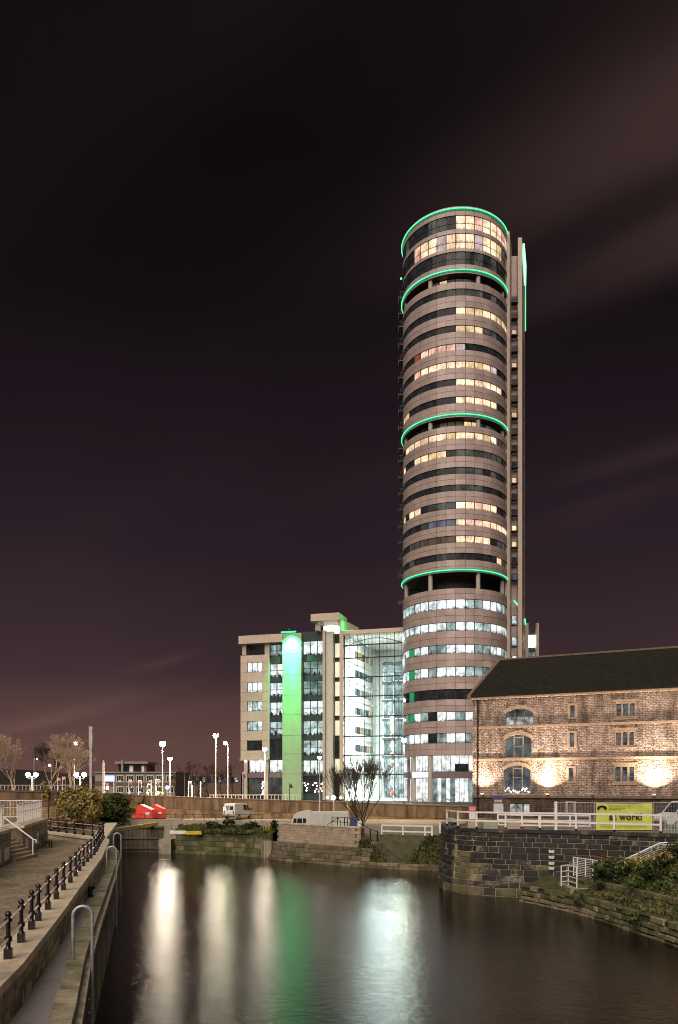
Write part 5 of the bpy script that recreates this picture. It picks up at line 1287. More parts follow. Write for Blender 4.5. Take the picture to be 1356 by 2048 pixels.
# ------------------------------------------------------------------ road walls
WBR = lambda name, ang: masonry(name, (.40,.27,.14), (.27,.18,.095), (.14,.10,.06), .55, .17, .9, .6, (.10,.075,.04), .5, .012, ang, .04, .3)
STAIN = mat('stained_stone', (.13,.09,.05), .9, .6, 1.3, col2=(.29,.20,.11), stretch=(1,1,.18), bump=.4)
def road_wall(label, a, b, z0, za, zb, split=None, cop=True, thick=.6, name='road_wall'):
    """retaining wall from a to b; smooth stained parapet blocks over coursed stone"""
    a, b = Vector((*a,0)), Vector((*b,0)); d = (b-a); L_ = d.length; d.normalize(); n_ = Vector((d.y,-d.x,0)); ang = math.atan2(d.y,d.x)
    o = thing(name, label, 'wall')
    def bxx(m, t0, t1, o0, o1, zl0, zl1, zh0, zh1):
        A, B = a+d*t0, a+d*t1
        m.hexa([A+n_*o1+Vector((0,0,zl0)),B+n_*o1+Vector((0,0,zl1)),B-n_*o0+Vector((0,0,zl1)),A-n_*o0+Vector((0,0,zl0)),A+n_*o1+Vector((0,0,zh0)),B+n_*o1+Vector((0,0,zh1)),B-n_*o0+Vector((0,0,zh1)),A-n_*o0+Vector((0,0,zh0))])
    zt = lambda t: za+(zb-za)*t/L_
    ph = split or 1.05
    m = MB(); bxx(m, 0, L_, thick, 0, z0, z0, za-ph, zb-ph); m.build('lower_wall', WBR('road_stone_%d' % len(bpy.data.materials), ang), o)
    n = max(1, int(L_/1.25))
    for k in range(n):
        t0, t1 = L_*k/n, L_*(k+1)/n; m = MB(); bxx(m, t0+.006, t1-.006, thick, .05+random.uniform(-.01,.01), zt(t0)-ph, zt(t1)-ph, zt(t0)-.16, zt(t1)-.16); m.build('parapet_stone', STAIN, o)
    if cop:
        n = max(1, int(L_/2.5))
        for k in range(n):
            t0, t1 = L_*k/n, L_*(k+1)/n; m = MB(); bxx(m, t0+.006, t1-.006, thick+.06, .12, zt(t0)-.157, zt(t1)-.157, zt(t0), zt(t1)); m.build('coping_slab', mat('brown_coping', (.16,.10,.075), .8, .2), o)
    return o
road_wall('long stained retaining wall below the road and office wing', (wx(291,114.5),114.0), (17.9,104.0), 2.8, wz(1590.5,114.5), wz(1612.5,104.0), 1.75)
road_wall('brown brick wall behind the red bins, partly under ivy', (wx(112,90),90.0), (wx(291,114.5),114.4), 2.9, wz(1583,90), wz(1590,114.5), 1.6)
road_wall('brown abutment wall above the terrace, under the bridge railing', (-42,86), (wx(112,90),90.0), 2.9, wz(1577,88), wz(1583,90), 1.5)
road_wall('lower brown wall with flat coping behind the white terrace railing', (-40,74), (wx(96,76),76.0), 2.9, wz(1598,75), wz(1598,76), .7)
bp_ = thing('bridge_railing', 'pale barred parapet along the bridge above the abutment', 'railing', (0,0,0))
for k in range(40):
    x = -46+.46*k*.9; 
    MB().box(x-.03,x+.03,91,91.06,wz(1579,91),wz(1571,91)).build('bar', POLE, bp_)
MB().box(-46.2,x+.1,90.96,91.1,wz(1571,91),wz(1569.8,91)).build('rail', POLE, bp_)

# ------------------------------------------------------------------ lock on the far left
lw = thing('lock_wall', 'plain concrete side wall of the lock left of the gate', 'wall')
m = MB(); m.hexa([(-17.5,58,-1),(-24.95,88.4,-1),(-26,88.4,-1),(-18.6,58,-1),(-17.5,58,3.0),(-24.95,88.4,3.06),(-26,88.4,3.06),(-18.6,58,3.0)]); m.build('face', CONC, lw)
m = MB(); m.hexa([(-17.35,58,3.002),(-24.8,88.4,3.062),(-26,88.4,3.062),(-18.7,58,3.002),(-17.35,58,3.3),(-24.8,88.4,3.3),(-26,88.4,3.3),(-18.7,58,3.3)]); m.build('coping', CPM, lw)
lg = thing('lock_gate', 'grey planked lock gate closing the far channel', 'lock gate', (0,0,0))
x = -24.7; GW = mat('gate_timber', (.10,.085,.06), .85, .35, 2.0, stretch=(1,1,.2), objvar=.2, bump=.3)
while x < -19.7: MB().box(x+.01,x+.40,88.0+random.uniform(0,.02),88.3,-1,2.7).build('plank', GW, lg); x += .42
MB().box(-24.7,-19.6,87.85,88.35,2.7,2.95).build('top_beam', GW, lg); MB().box(-24.7,-19.6,87.9,88.0,.35,.6).build('rail', GW, lg); MB().box(-24.7,-19.6,87.9,88.0,1.5,1.72).build('rail', GW, lg)
bb = thing('balance_beam', 'long pale lock beam with a mossy yellow end', 'beam')
m = MB(); m.hexa([(-23.4,77.2,2.75),(-23.0,77.2,2.75),(-21.3,85,2.85),(-21.7,85,2.85),(-23.4,77.2,3.1),(-23.0,77.2,3.1),(-21.3,85,3.2),(-21.7,85,3.2)]); m.build('shaft', CONC_BLOCK, bb)
m = MB(); m.hexa([(-21.75,85.01,2.84),(-21.25,85.01,2.84),(-20.3,88.8,2.95),(-20.8,88.8,2.95),(-21.75,85.01,3.22),(-21.25,85.01,3.22),(-20.3,88.8,3.32),(-20.8,88.8,3.32)]); m.build('tip', YELLOW, bb)
lp = thing('lock_pier', 'stepped concrete pier between the lock and the mossy bank', 'pier')
MB().box(-19.65,-18.3,86.0,88.3,-1,1.55).build('foot', CONC, lp); MB().box(-19.65,-18.0,88.31,91,-1,3.05).build('shaft', CONC, lp)
MB().box(-24.6,-18.2,91.01,91.6,2.6,3.55).build('head_wall', CONC_BLOCK, lp); MB().box(-18.19,-12.6,91.01,91.6,2.6,3.45).build('head_wall', CONC_BLOCK, lp)
yb = thing('gate_beam', 'horizontal lock beam, white at one end and yellow at the other', 'beam')
YY = 85.2
MB().box(wx(340,YY),wx(371,YY),YY,YY+.35,wz(1668,YY),wz(1661.5,YY)).build('white_end', WHITE, yb); MB().box(wx(371,YY)+.005,wx(403,YY),YY,YY+.35,wz(1669,YY),wz(1662.5,YY)).build('yellow_end', YELLOW, yb)
for px in (342,371,401): MB().tube((wx(px,YY),YY+.4,1.8),(wx(px,YY),YY+.4,wz(1644,YY)),.03,6).build('post', DARKMETAL, yb)
# mossy far bank
FB = Poly([(-18.3,86.9),(-14,85.2),(-10.2,83.4),(-7.2,81.2)])
fb = thing('mossy_quay_wall', 'long mossy quay wall between the lock and the stone pier', 'wall')
for k, (z0, z1) in enumerate(((-.4,.35),(.35,.85),(.85,1.4),(1.4,1.95),(1.95,2.4))):
    t = .3*(k%2)
    while t < FB.len-.1:
        t1 = min(FB.len, t+random.uniform(.7,1.3)); mm = MB(); stone_block(mm, FB, t+.012, t1-.012, z0+.008, z1-.012, random.uniform(-.03,.03)-.06*k, .6, 1, 0, 0, .03); mm.build('stone', MS[0] if random.random() < .9 else MS[1], fb); t = t1
m = MB(); P = []; Fs = []
for i in range(21):
    t = FB.len*i/20
    for x, z_ in ((.2,2.35),(1.0,2.7),(2.2,2.95),(4.5,2.93)): q = FB.off(t,-x); P.append((q.x,q.y,z_+random.uniform(-.06,.06) if x < 3 else 2.93))
for i in range(20):
    for j in range(3): Fs.append((i*4+j,(i+1)*4+j,(i+1)*4+j+1,i*4+j+1))
m.add(P, Fs); struct(m.build('verge', MATS['bank_grass']))
for i, (px, Y, r, lab) in enumerate(((425,86,(1.2,.8,.6),'dark low bush on the mossy quay wall beside the yellow beam'),(460,85.5,(1.4,.9,.7),'dark bush on the quay edge below the parked van'),(500,84.5,(1.3,.8,.65),'dark bush beside the small yellow gate'),(549,82.6,(.55,.6,.75),'dark bush squeezed between the yellow gate and stone pier'))):
    shrub(lab, (wx(px,Y),Y,2.4), r, 1800, .12, [LD,LD,LG], 20+i, 'dark bushes along the far quay')
# black fence along the far quay
rail_line('quay_fence', 'low black post and rail fence in front of the bins and van', [(wx(px,98),98,2.9) for px in (170,200,230,262,290,330,350,366,388,408,432,456,480,500,524)], 1.0, (1.0,.5), .045, .03, DARKMETAL, None, False)
yg = thing('yellow_gate', 'small yellow barred gate beside the stone pier', 'gate', (wx(535,82.5),82.5,2.2))
for k in range(6): MB().box(-.40+.155*k,-.35+.155*k,-.03,.03,.0,1.25).build('bar', YELLOW, yg)
MB().box(-.46,.5,-.04,.04,1.25,1.33).box(-.46,.5,-.04,.04,-.06,0).build('frame', CONC_BLOCK, yg)

# ------------------------------------------------------------------ stone pier with cabin, steps and green banks
CP_ = Poly([(-6.4,82.2),(-6.35,81.2),(1.55,73.0),(2.0,72.8)])
CB = Poly([(-7.4,81.4),(-6.85,79.2),(-2.5,75.6),(3.66,70.6),(9.2,68.6)])
pr_ = thing('stone_pier', 'pale block faced pier wall over a mossy stone footing', 'wall')
BLKM = mat('pier_block', (.36,.30,.225), .85, .2, 2.5, bump=.25, objvar=.10, col3=(.20,.165,.11), s3=.9)
for k in range(6):
    z0, z1 = 1.72+.3*k, 1.72+.3*(k+1); t = .9+.4*(k%2)
    while t < CP_.len-.05:
        t1 = min(CP_.len, t+.82); mm = MB(); stone_block(mm, CP_, t+.007, t1-.007, z0+.006, z1-.006, 0, .3, 1, 0, 0, .012); mm.build('block', BLKM, pr_); t = t1
t = .5
while t < CP_.len:
    t1 = min(CP_.len, t+1.4); mm = MB(); mm.hexa([CP_.off(t+.005,-.35,3.521),CP_.off(t+.005,.05,3.521),CP_.off(t1-.005,.05,3.521),CP_.off(t1-.005,-.35,3.521),CP_.off(t+.005,-.35,3.66),CP_.off(t+.005,.05,3.66),CP_.off(t1-.005,.05,3.66),CP_.off(t1-.005,-.35,3.66)]); mm.build('coping_slab', CPM, pr_); t = t1
m = MB()
for i in range(24):
    t0, t1 = CP_.len*i/24, CP_.len*(i+1)/24; m.hexa([CP_.off(t0,-.9,1.5),CP_.off(t0,-.04,1.5),CP_.off(t1,-.04,1.5),CP_.off(t1,-.9,1.5),CP_.off(t0,-.9,3.5),CP_.off(t0,-.04,3.5),CP_.off(t1,-.04,3.5),CP_.off(t1,-.9,3.5)])
m.build('core', MATS['mortar'], pr_)
FT = [MS[0], MS[1], mat('stained_footing', (.13,.115,.075), .9, .4, 2.0, stretch=(1,1,.3), bump=.4, objvar=.25, col3=(.05,.06,.025), s3=1.0)]
for k, (z0, z1, of) in enumerate(((-.4,.22,.0),(.22,.52,-.12),(.52,.95,-.25),(.95,1.35,-.4),(1.35,1.72,-.5))):
    t = .2*(k%2)
    while t < CB.len-.05:
        t1 = min(CB.len, t+random.uniform(.6,1.25)); 
        if k > 1 and CB.at(t).x > 2.4: break
        mm = MB(); stone_block(mm, CB, t+.012, t1-.012, z0+.008, z1-.01, of+random.uniform(-.05,.05), 1.6, 1, 0, 0, .03); mm.build('footing_stone', FT[2 if k > 2 else random.randrange(3)], pr_); t = t1
for k in range(7):
    x = wx(524+3.0*k,81.5); MB().tube((x,81.6-.1*k,-1),(x,81.6-.1*k,wz(1681,81.5)),.14,8).build('fender_pile', WOODP, pr_)
# grass banks
def bank(pts, label_name='verge'):
    m = MB(); m.add(pts, [(0,1,2,3)]); 
    me = m
    bm = bmesh.new(); vs_ = [bm.verts.new(p) for p in pts]; bm.faces.new(vs_); bmesh.ops.subdivide_edges(bm, edges=bm.edges, cuts=8, use_grid_fill=True)
    for v in bm.verts: v.co.z += random.uniform(-.08,.08)
    mesh = bpy.data.meshes.new('verge'); bm.to_mesh(mesh); bm.free(); mesh.materials.append(MATS['moss']); return struct(link('verge', mesh))
bank([(1.6,72.7,.55),(4.3,70.9,.45),(3.2,72.4,2.35),(2.0,72.75,2.4)])
bank([(5.9,70.3,.45),(9.6,68.9,.45),(9.9,70.0,2.95),(8.0,70.6,2.9)])
rt = thing('retaining_wall', 'concave greenish retaining wall above the water steps', 'wall')
Q = Poly([(3.4,73.4),(5.2,73.0),(6.8,72.4),(8.3,70.9)])
m = MB()
for i in range(12):
    t0, t1 = Q.len*i/12, Q.len*(i+1)/12; m.hexa([Q.off(t0,-.5,.3),Q.off(t0,0,.3),Q.off(t1,0,.3),Q.off(t1,-.5,.3),Q.off(t0,-.5,2.92),Q.off(t0,0,2.92),Q.off(t1,0,2.92),Q.off(t1,-.5,2.92)])
m.build('face', mat('green_concrete', (.10,.105,.05), .9, .4, 1.5, bump=.4, col3=(.055,.07,.02), s3=.9), rt)
STEPM = mat('dark_step', (.075,.068,.052), .85, .4, 3.0, bump=.4, objvar=.2)
st2 = thing('water_steps', 'flight of dark stone steps going down from the pier to the water', 'steps')
a, b = Vector((.9,74.9,3.35)), Vector((2.95,73.4,2.35))
for k in range(7):
    p = a.lerp(b, k/6); MB().box(p.x-.2,p.x+.36,p.y-.9,p.y+1.0,1.2,p.z).build('step', STEPM, st2)
MB().box(2.95,3.6,72.2,74.2,1.0,2.3).build('landing', CONC_BLOCK, st2)
a, b = Vector((3.5,72.2,2.15)), Vector((5.6,70.9,.5))
for k in range(10):
    p = a.lerp(b, k/9); MB().box(p.x-.1,p.x+.3,p.y-.4,p.y+1.3,-.2,p.z).build('step', STEPM, st2)
MB().box(5.4,6.6,69.7,71.6,-.4,.46).build('landing', MS[1], st2)
br_ = thing('steps_railing', 'black railing at the head of the water steps', 'railing')
hp_ = [Vector((wx(664,76.6),76.6,3.4)), Vector((wx(675,76),76,3.4)), Vector((wx(689,75.2),75.2,3.4)), Vector((wx(695,74.6),74.6,3.4))]
for p in hp_: MB().tube(p, p+Vector((0,0,1.05)),.04,8).build('post', BLACK, br_, True)
for f_ in (1.0,.55):
    for p, q in zip(hp_, hp_[1:]): MB().tube(p+Vector((0,0,f_)), q+Vector((0,0,f_)),.03,8).build('rail', BLACK, br_, True)
MB().path([hp_[0]+Vector((-.8,.3,.0)), hp_[1]+Vector((-.3,.1,.75)), hp_[1]+Vector((.05,0,.95)), hp_[1]+Vector((.3,0,.6)), hp_[1]+Vector((.3,0,0))],.03,8).build('rail', BLACK, br_, True)
MB().path([Vector((.95,74.2,4.4)), Vector((2.9,72.6,3.45)), Vector((3.5,72.0,3.2)), Vector((3.55,72.0,2.3))],.03,8).build('rail', BLACK, br_, True)
MB().path([Vector((3.55,72.0,3.2)), Vector((5.7,70.6,1.5))],.025,8).build('rail', BLACK, br_, True)
for p in ((2.9,72.55),(3.5,72.0)): MB().tube((*p,2.3),(*p,3.4),.05,8).build('post', BLACK, br_, True)
# cabin: pale site cabin with slanted windows and ribbed body
cb_ = thing('site_cabin', 'pale green white cabin with slanted front windows and ribbed side', 'cabin', (0,0,2.9))
Yc = 80.0; cx = lambda px: wx(px,Yc); cz = lambda py: wz(py,Yc)-2.9
prof = [(583,1655),(583,1645),(587.5,1629),(595,1625),(612,1621.5),(622,1621.5),(622,1655)]
P = [(cx(a),Yc,max(0,cz(b))) for a, b in prof]; n = len(P)
CBM = mat('cabin_paint', (.50,.54,.48), .45, .08, 2.0)
m = MB(); m.add(P+[(x,y+2.3,z_) for x, y, z_ in P], [tuple(range(n-1,-1,-1)), tuple(range(n,2*n))]+[(i,(i+1)%n,n+(i+1)%n,n+i) for i in range(n)]); m.build('front_body', CBM, cb_)
for k, (p0, p1) in enumerate(((586,592.5),(594,604),(605.5,612))):
    mm = MB(); sl = 1.8 if k == 0 else (1.2 if k == 1 else 0.6)
    mm.hexa([(cx(p0),Yc-.03,cz(1646)),(cx(p1),Yc-.03,cz(1646)),(cx(p1),Yc+.01,cz(1646)),(cx(p0),Yc+.01,cz(1646)),(cx(p0+sl),Yc-.03,cz(1636.5)),(cx(p1+sl*.4),Yc-.03,cz(1637)),(cx(p1+sl*.4),Yc+.01,cz(1637)),(cx(p0+sl),Yc+.01,cz(1636.5))]); mm.build('window', mat('car_glass', (.02,.025,.03)), cb_)
MB().box(cx(622)+.01,cx(697),Yc+.05,Yc+2.35,0,cz(1623.5)).build('ribbed_body', CBM, cb_)
for k in range(15):
    x = cx(625+4.8*k); MB().box(x,x+.12,Yc-.02,Yc+.06,.1,cz(1625)).build('rib', CBM, cb_)
MB().box(cx(647),cx(666),Yc-.035,Yc+.03,.1,cz(1629)).build('door', mat('cabin_door', (.44,.48,.42), .5, .1), cb_)
# blue tarp boxes and clutter by the steps
tag(MB().box(wx(700,79),wx(716,79),79,79.8,2.9,wz(1637,79)).box(wx(702,79),wx(713,79),79.05,79.7,wz(1637,79),wz(1634,79)).build('blue_crate', mat('crate_blue', (.03,.06,.14), .6, .2)), 'dark blue crate beside the bare tree and pale cabin', 'crate')
wc = thing('white_drum', 'two stacked white containers under the bare tree', 'container', (wx(719,78),78,2.9))
for k in range(2): MB().lathe([(.2,.06+.5*k),(.24,.08+.5*k),(.24,.5+.5*k),(.16,.54+.5*k)], n=12).build('drum', WHITE, wc, True)
MB().lathe([(.23,0),(.23,.055)], n=12).build('base', DARKMETAL, wc)
gb = thing('frame_barrier', 'thin grey metal frame barrier on the quay right of the bare tree', 'barrier', (0,0,2.9))
for px in (716,756): MB().tube((wx(px,90),90,0),(wx(px,90),90,wz(1628,90)-2.9),.03,6).build('post', GALV, gb)
MB().tube((wx(716,90),90,wz(1629,90)-2.9),(wx(757,90),90,wz(1631,90)-2.9),.03,6).build('rail', GALV, gb)
# red skips
def skip(label, px0, px1, Y, lidm):
    o = thing('waste_skip', label, 'skip', (wx(px0,Y),Y,2.9), 0, 'red skips below the road wall')
    w_ = (px1-px0)/FPX*Y; h0 = wz(1610,Y)-2.9
    pr = [(0,.18),(.02,h0*.42),(w_*.28,h0),(w_*.40,h0),(w_*.98,h0*.66),(w_,.18)]; n = len(pr)
    m = MB(); m.add([(x,0,z_) for x, z_ in pr]+[(x,1.7,z_) for x, z_ in pr], [tuple(range(n)), tuple(range(2*n-1,n-1,-1))]+[((i+1)%n,i,n+i,n+(i+1)%n) for i in range(n)]); m.build('body', RED, o)
    for p, q in ((.41,.69),(.70,.99)):
        f = lambda t: h0*(1-(t-.40)/.58*.34)
        m = MB(); m.hexa([(w_*p,-.06,f(p)+.01),(w_*q,-.06,f(q)+.01),(w_*q,1.76,f(q)+.01),(w_*p,1.76,f(p)+.01),(w_*p,-.06,f(p)+.09),(w_*q,-.06,f(q)+.09),(w_*q,1.76,f(q)+.09),(w_*p,1.76,f(p)+.09)]); m.build('lid', lidm, o)
    for k in range(4): x = w_*(.12+.25*k); MB().box(x,x+.08,-.05,.0,.2,h0*.5).build('rib', RED, o)
    MB().box(w_*.66,w_*.9,-.03,.0,h0*.33,h0*.5).build('label', WHITE, o); MB().box(.05,w_-.05,.1,1.6,0,.18).build('base', DARKMETAL, o)
skip('red waste skip with a pale grey lid below the road wall', 265,304,103.5, mat('skip_lid', (.5,.5,.5), .4, .2))
skip('red waste skip with a red lid, behind its pale lidded neighbour', 296,327,106.5, RED)
rail_line('brown_railing', 'short railing with two pale bars below the ivy', [(wx(px,92),92,3.0) for px in (178,190,204,214)], wz(1627,92)-3.0, (.98,.62), .05, .06, STONE_PALE, None, False)
# floating debris
dbr = tag(MB().lathe([(.02,-.01),(.4,.0),(.42,.02),(.1,.04)], n=9).build('floating_litter', WHITE), 'pale scrap of litter floating near the lock pier', 'litter'); dbr.location = (wx(342,83),79.5,.01); dbr.scale = (1.2,.8,1)
# ------------------------------------------------------------------ street lamps and road furniture
LAMP_W = emit('lamp_white', (1.0,.86,.66), 340); LAMP_G = emit('lamp_greenish', (.90,1.0,.58), 190); LAMP_P = emit('lamp_globe', (1.0,.80,.62), 240); LAMP_S = emit('lamp_small', (1.0,.86,.74), 25)
def lamp(label, px, py, Y, m_, r=.26, arm=0.0, base=4.3, pr=.075, pm=POLE):
    o = thing('street_lamp', label, 'street lamp', (wx(px,Y)-arm,Y,base), 0, 'street lamps along the road'); z = wz(py,Y)-base
    MB().tube((0,0,0),(0,0,z-.15),pr*1.5,10,pr*.8).build('pole', pm, o, True)
    MB().path([(0,0,z-.25),(arm*.3,0,z+.1),(arm*.85,0,z+r+.03)] if arm else [(0,0,z-.2),(0,0,z+.0),(0,0,z+.05)],.05,8).build('arm', pm, o, True)
    MB().lathe([(r*.4,r*.98),(r*1.15,r*.55),(r*1.2,r*.45)],(arm,0,z),12).build('hood', DARKMETAL, o, True)
    MB().ball((arm,0,z), r, 12).build('lantern', m_, o, True)
    if r > .21 and m_ is not LAMP_S:
        l = bpy.data.lights.new('lamp_throw', 'SPOT'); l.energy = 3500; l.color = (1.0,.74,.46); l.spot_size = R(136); l.spot_blend = .5; l.shadow_soft_size = .2
        lo = bpy.data.objects.new('lamp_throw', l); COL.objects.link(lo); lo.parent = o; lo.location = (arm,-.6,z-r-.1); lo.rotation_euler = (0,0,0)
    return o
lamp('tall street lamp beside the pale mast over the bare trees', 152, 1486, 132, LAMP_W, .36, .3)
lamp('brightest street lamp, above the red bins', 325, 1487, 120, LAMP_W, .46, 0)
lamp('shorter street lamp just right of the brightest one', 340, 1517, 140, LAMP_W, .38, 0)
lamp('tall street lamp left of the office wing', 431.5, 1471, 122, LAMP_W, .40, 0)
lamp('greenish street lamp on an arm near the office wing corner', 451, 1486, 130, LAMP_G, .30, -.4)
lamp('street lamp in front of the pale corner of the office wing', 529.5, 1498, 118, LAMP_W, .34, 0)
lamp('white globe lamp in front of the office entrance', 639, 1515, 108, LAMP_S, .26, 0, 2.9)
lamp('greenish lamp on a dark pole where atrium meets tower', 808, 1480, 108, LAMP_G, .32, 0, 4.3, .06, DARKMETAL)
lamp('small lamp on a short arm behind the bare trees', 73, 1518, 190, LAMP_S, .2, .6)
lamp('small street lamp low among the bare trees', 99, 1530, 175, LAMP_S, .28, -.4)
o = thing('flood_mast', 'pole with three bright floodlights behind the pale cabin', 'floodlight', (wx(667,101),101,2.9))
MB().tube((0,0,0),(0,0,wz(1594,101)-2.9),.09,10).build('pole', STONE_PALE, o, True)
for dx_, r in ((0,.3),(-.78,.17),(.92,.17)): MB().ball((dx_,-.15,wz(1595,101)-2.9), r, 10).build('lantern', emit('flood_white', (.97,.95,1.0), 14), o, True)
MB().tube((-.85,0,wz(1596,101)-2.9),(1.0,0,wz(1596,101)-2.9),.04,6).build('crossbar', DARKMETAL, o)
o = tag(MB().tube((0,0,0),(0,0,wz(1598,101)-2.9),.09,10).lathe([(.11,wz(1598,101)-2.9),(.11,wz(1598,101)-2.8),(.03,wz(1598,101)-2.7)], n=10).build('plain_post', STONE_PALE, None, True), 'plain pale post between floodlight mast and bare tree', 'post'); o.location = (wx(695,101),101,2.9)
o = tag(MB().tube((0,0,0),(0,0,wz(1500,118)-4.3),.16,12).tube((0,0,wz(1500,118)-4.3),(0,0,wz(1493,118)-4.3),.16,12,.25).tube((0,0,wz(1493,118)-4.3),(0,0,wz(1453,118)-4.3),.25,12).build('pale_mast', mat('mast_grey', (.40,.40,.38), .5, .05), None, True), 'tall plain pale mast, thicker at its top', 'mast'); o.location = (wx(181,118),118,4.3)
o = tag(MB().tube((0,0,0),(0,0,wz(1526,118)-4.3),.19,10).tube((0,0,wz(1526,118)-4.3),(0,0,wz(1521,118)-4.3),.13,10,.1).build('white_pole', mat('pole_cream', (.62,.55,.46), .5, .05), None, True), 'short cream pole left of the blue lit sign', 'post'); o.location = (wx(207,118),118,4.3)
for px, lab in ((64,'ornate twin globe lamp farther left above the abutment'),(160.5,'ornate twin globe lamp above the ivy')):
    o = thing('twin_globe_lamp', lab, 'street lamp', (wx(px,95),95,4.3), 0, 'twin globe lamps on the bridge'); z = wz(1551,95)-4.3
    MB().lathe([(.28,0),(.22,z-2.0),(.28,z-1.75),(.12,z-1.4),(.08,z-.2),(.10,z-.1)], n=12).build('post', STONE_PALE, o, True)
    MB().path([(-.52,0,z-.2),(-.4,0,z-.42),(0,0,z-.3),(.4,0,z-.42),(.52,0,z-.2)],.045,8).build('arm', DARKMETAL, o, True)
    for s_ in (-.46,.46): MB().ball((s_,0,z+.08),.27,12).build('globe', LAMP_P, o, True)
RL = emit('signal_red', (1.0,.06,.03), 6); GLR = emit('signal_green', (.1,1.0,.75), 4); AMB = emit('beacon_amber', (1.0,.38,.05), 10); BLU = emit('sign_blue_light', (.25,.32,1.0), 3.0)
def signal(label, px, py, Y, col, pm=WHITE):
    o = thing('traffic_light', label, 'traffic light', (wx(px,Y),Y,4.3), 0, 'traffic lights at the junction'); z = wz(py,Y)-4.3
    MB().tube((0,0,0),(0,0,z+.55),.07,8).build('pole', pm, o, True); MB().box(.08,.42,-.15,.1,z-.65,z+.4).build('head', DARKMETAL, o)
    MB().box(.04,.46,.101,.12,z-.75,z+.5).build('backboard', pm, o)
    for k, zz_ in enumerate((.2,-.12,-.45)):
        on = (k == 0 and col is RL) or (k == 2 and col is GLR)
        MB().tube((.25,-.15,z+zz_),(.25,-.2,z+zz_),.13,10).build('lens', col if on else DARKMETAL, o)
for lab, px, py, c in (('red traffic light at the left by the twin globes',115,1562,RL),('red traffic light just above the ivy top',125,1560,RL),('red traffic light left of the flat roofed building entrance',258,1566,RL),('red traffic light in front of the flat roofed building, second from left',277,1567,RL),
                       ('green traffic light below the flat roofed building',296,1574,GLR),('red traffic light beside the brightest lamp pole',312,1565,RL),('red traffic light left of the tall lamp near the office wing',377,1569,RL),('red traffic light at the corner column of the office wing',486,1549,RL)):
    signal(lab, px, py, 125 if px < 480 else 150, c)
for i, (px, top, Y) in enumerate(((401,1566,128),(303,1562,132),(384,1572,126))):
    o = tag(MB().tube((0,0,0),(0,0,wz(top,Y)-4.3),.09,8).lathe([(.12,wz(top,Y)-4.3),(.12,wz(top,Y)-4.2),(.02,wz(top,Y)-4.1)], n=8).build('white_bollard_post', WHITE, None, True), ['white post right of the junction lights','white post between the junction traffic lights','short white post beside the red junction light'][i], 'post', 'white posts at the junction'); o.location = (wx(px,Y),Y,4.3)
for i, px in enumerate((295,315,325)):
    Y = 119; o = thing('amber_beacon', ['amber beacon left of the large one behind the road wall','largest amber beacon on the road wall','amber beacon at the foot of the brightest lamp'][i], 'beacon', (wx(px,Y),Y,4.3)); r = .3 if i == 1 else .17
    MB().lathe([(.2,0),(.12,.3),(.06,wz(1587,Y)-4.3-.1)], n=8).build('stand', DARKMETAL, o); MB().ball((0,0,wz(1586,Y)-4.3), r, 8).build('lens', AMB, o, True)
o = thing('round_road_sign', 'small round blue lit road sign on a post', 'sign', (wx(334.5,119),119,4.3))
MB().tube((0,0,0),(0,0,wz(1578,119)-4.3),.05,8).build('post', POLE, o); MB().tube((0,-.08,wz(1575,119)-4.3),(0,.02,wz(1575,119)-4.3),.33,14).build('disc', BLU, o); MB().tube((0,-.1,wz(1575,119)-4.3),(0,-.081,wz(1575,119)-4.3),.15,10).build('symbol', WHITE, o)
o = thing('lit_sign', 'blue and white lit totem sign left of the flat roofed building', 'sign', (wx(219,124),124,4.3))
MB().box(-.85,.75,-.1,.1,wz(1563,124)-4.3,wz(1551,124)-4.3).build('box', BLU, o); MB().box(-.6,.6,-.13,-.1,wz(1559.5,124)-4.3,wz(1555,124)-4.3).build('white_lettering', emit('sign_white_light', (.9,.9,1.0), 5), o)
for dx_ in (-.75,.65): MB().box(dx_-.06,dx_+.06,-.05,.05,0,wz(1563,124)-4.3).build('post', POLE, o)
o = thing('poster_case', 'small lit poster case on the road beside the cream pole', 'sign', (wx(215,122),122,4.3))
MB().box(-.3,.3,-.06,.06,wz(1580,122)-4.3,wz(1565,122)-4.3).build('case', DARKMETAL, o); MB().box(-.24,.24,-.075,-.061,wz(1579,122)-4.3,wz(1573,122)-4.3).build('lit_panel', emit('poster_glow', (.8,.8,1.0), 2.2), o); MB().box(-.24,.24,-.075,-.061,wz(1572.6,122)-4.3,wz(1566,122)-4.3).build('red_panel', emit('poster_red', (.9,.3,.25), .7), o); MB().box(-.05,.05,-.04,.04,0,wz(1580,122)-4.3).build('post', DARKMETAL, o)
o = thing('lantern_post', 'dark post with an old lantern head in front of the pilaster', 'street lamp', (wx(579,112),112,2.9))
MB().tube((0,0,0),(0,0,wz(1566,112)-2.9),.05,8).build('post', DARKMETAL, o); MB().lathe([(.3,wz(1576,112)-2.9),(.2,wz(1572,112)-2.9),(.06,wz(1568,112)-2.9)],(.2,0,0),8).build('head', DARKMETAL, o)
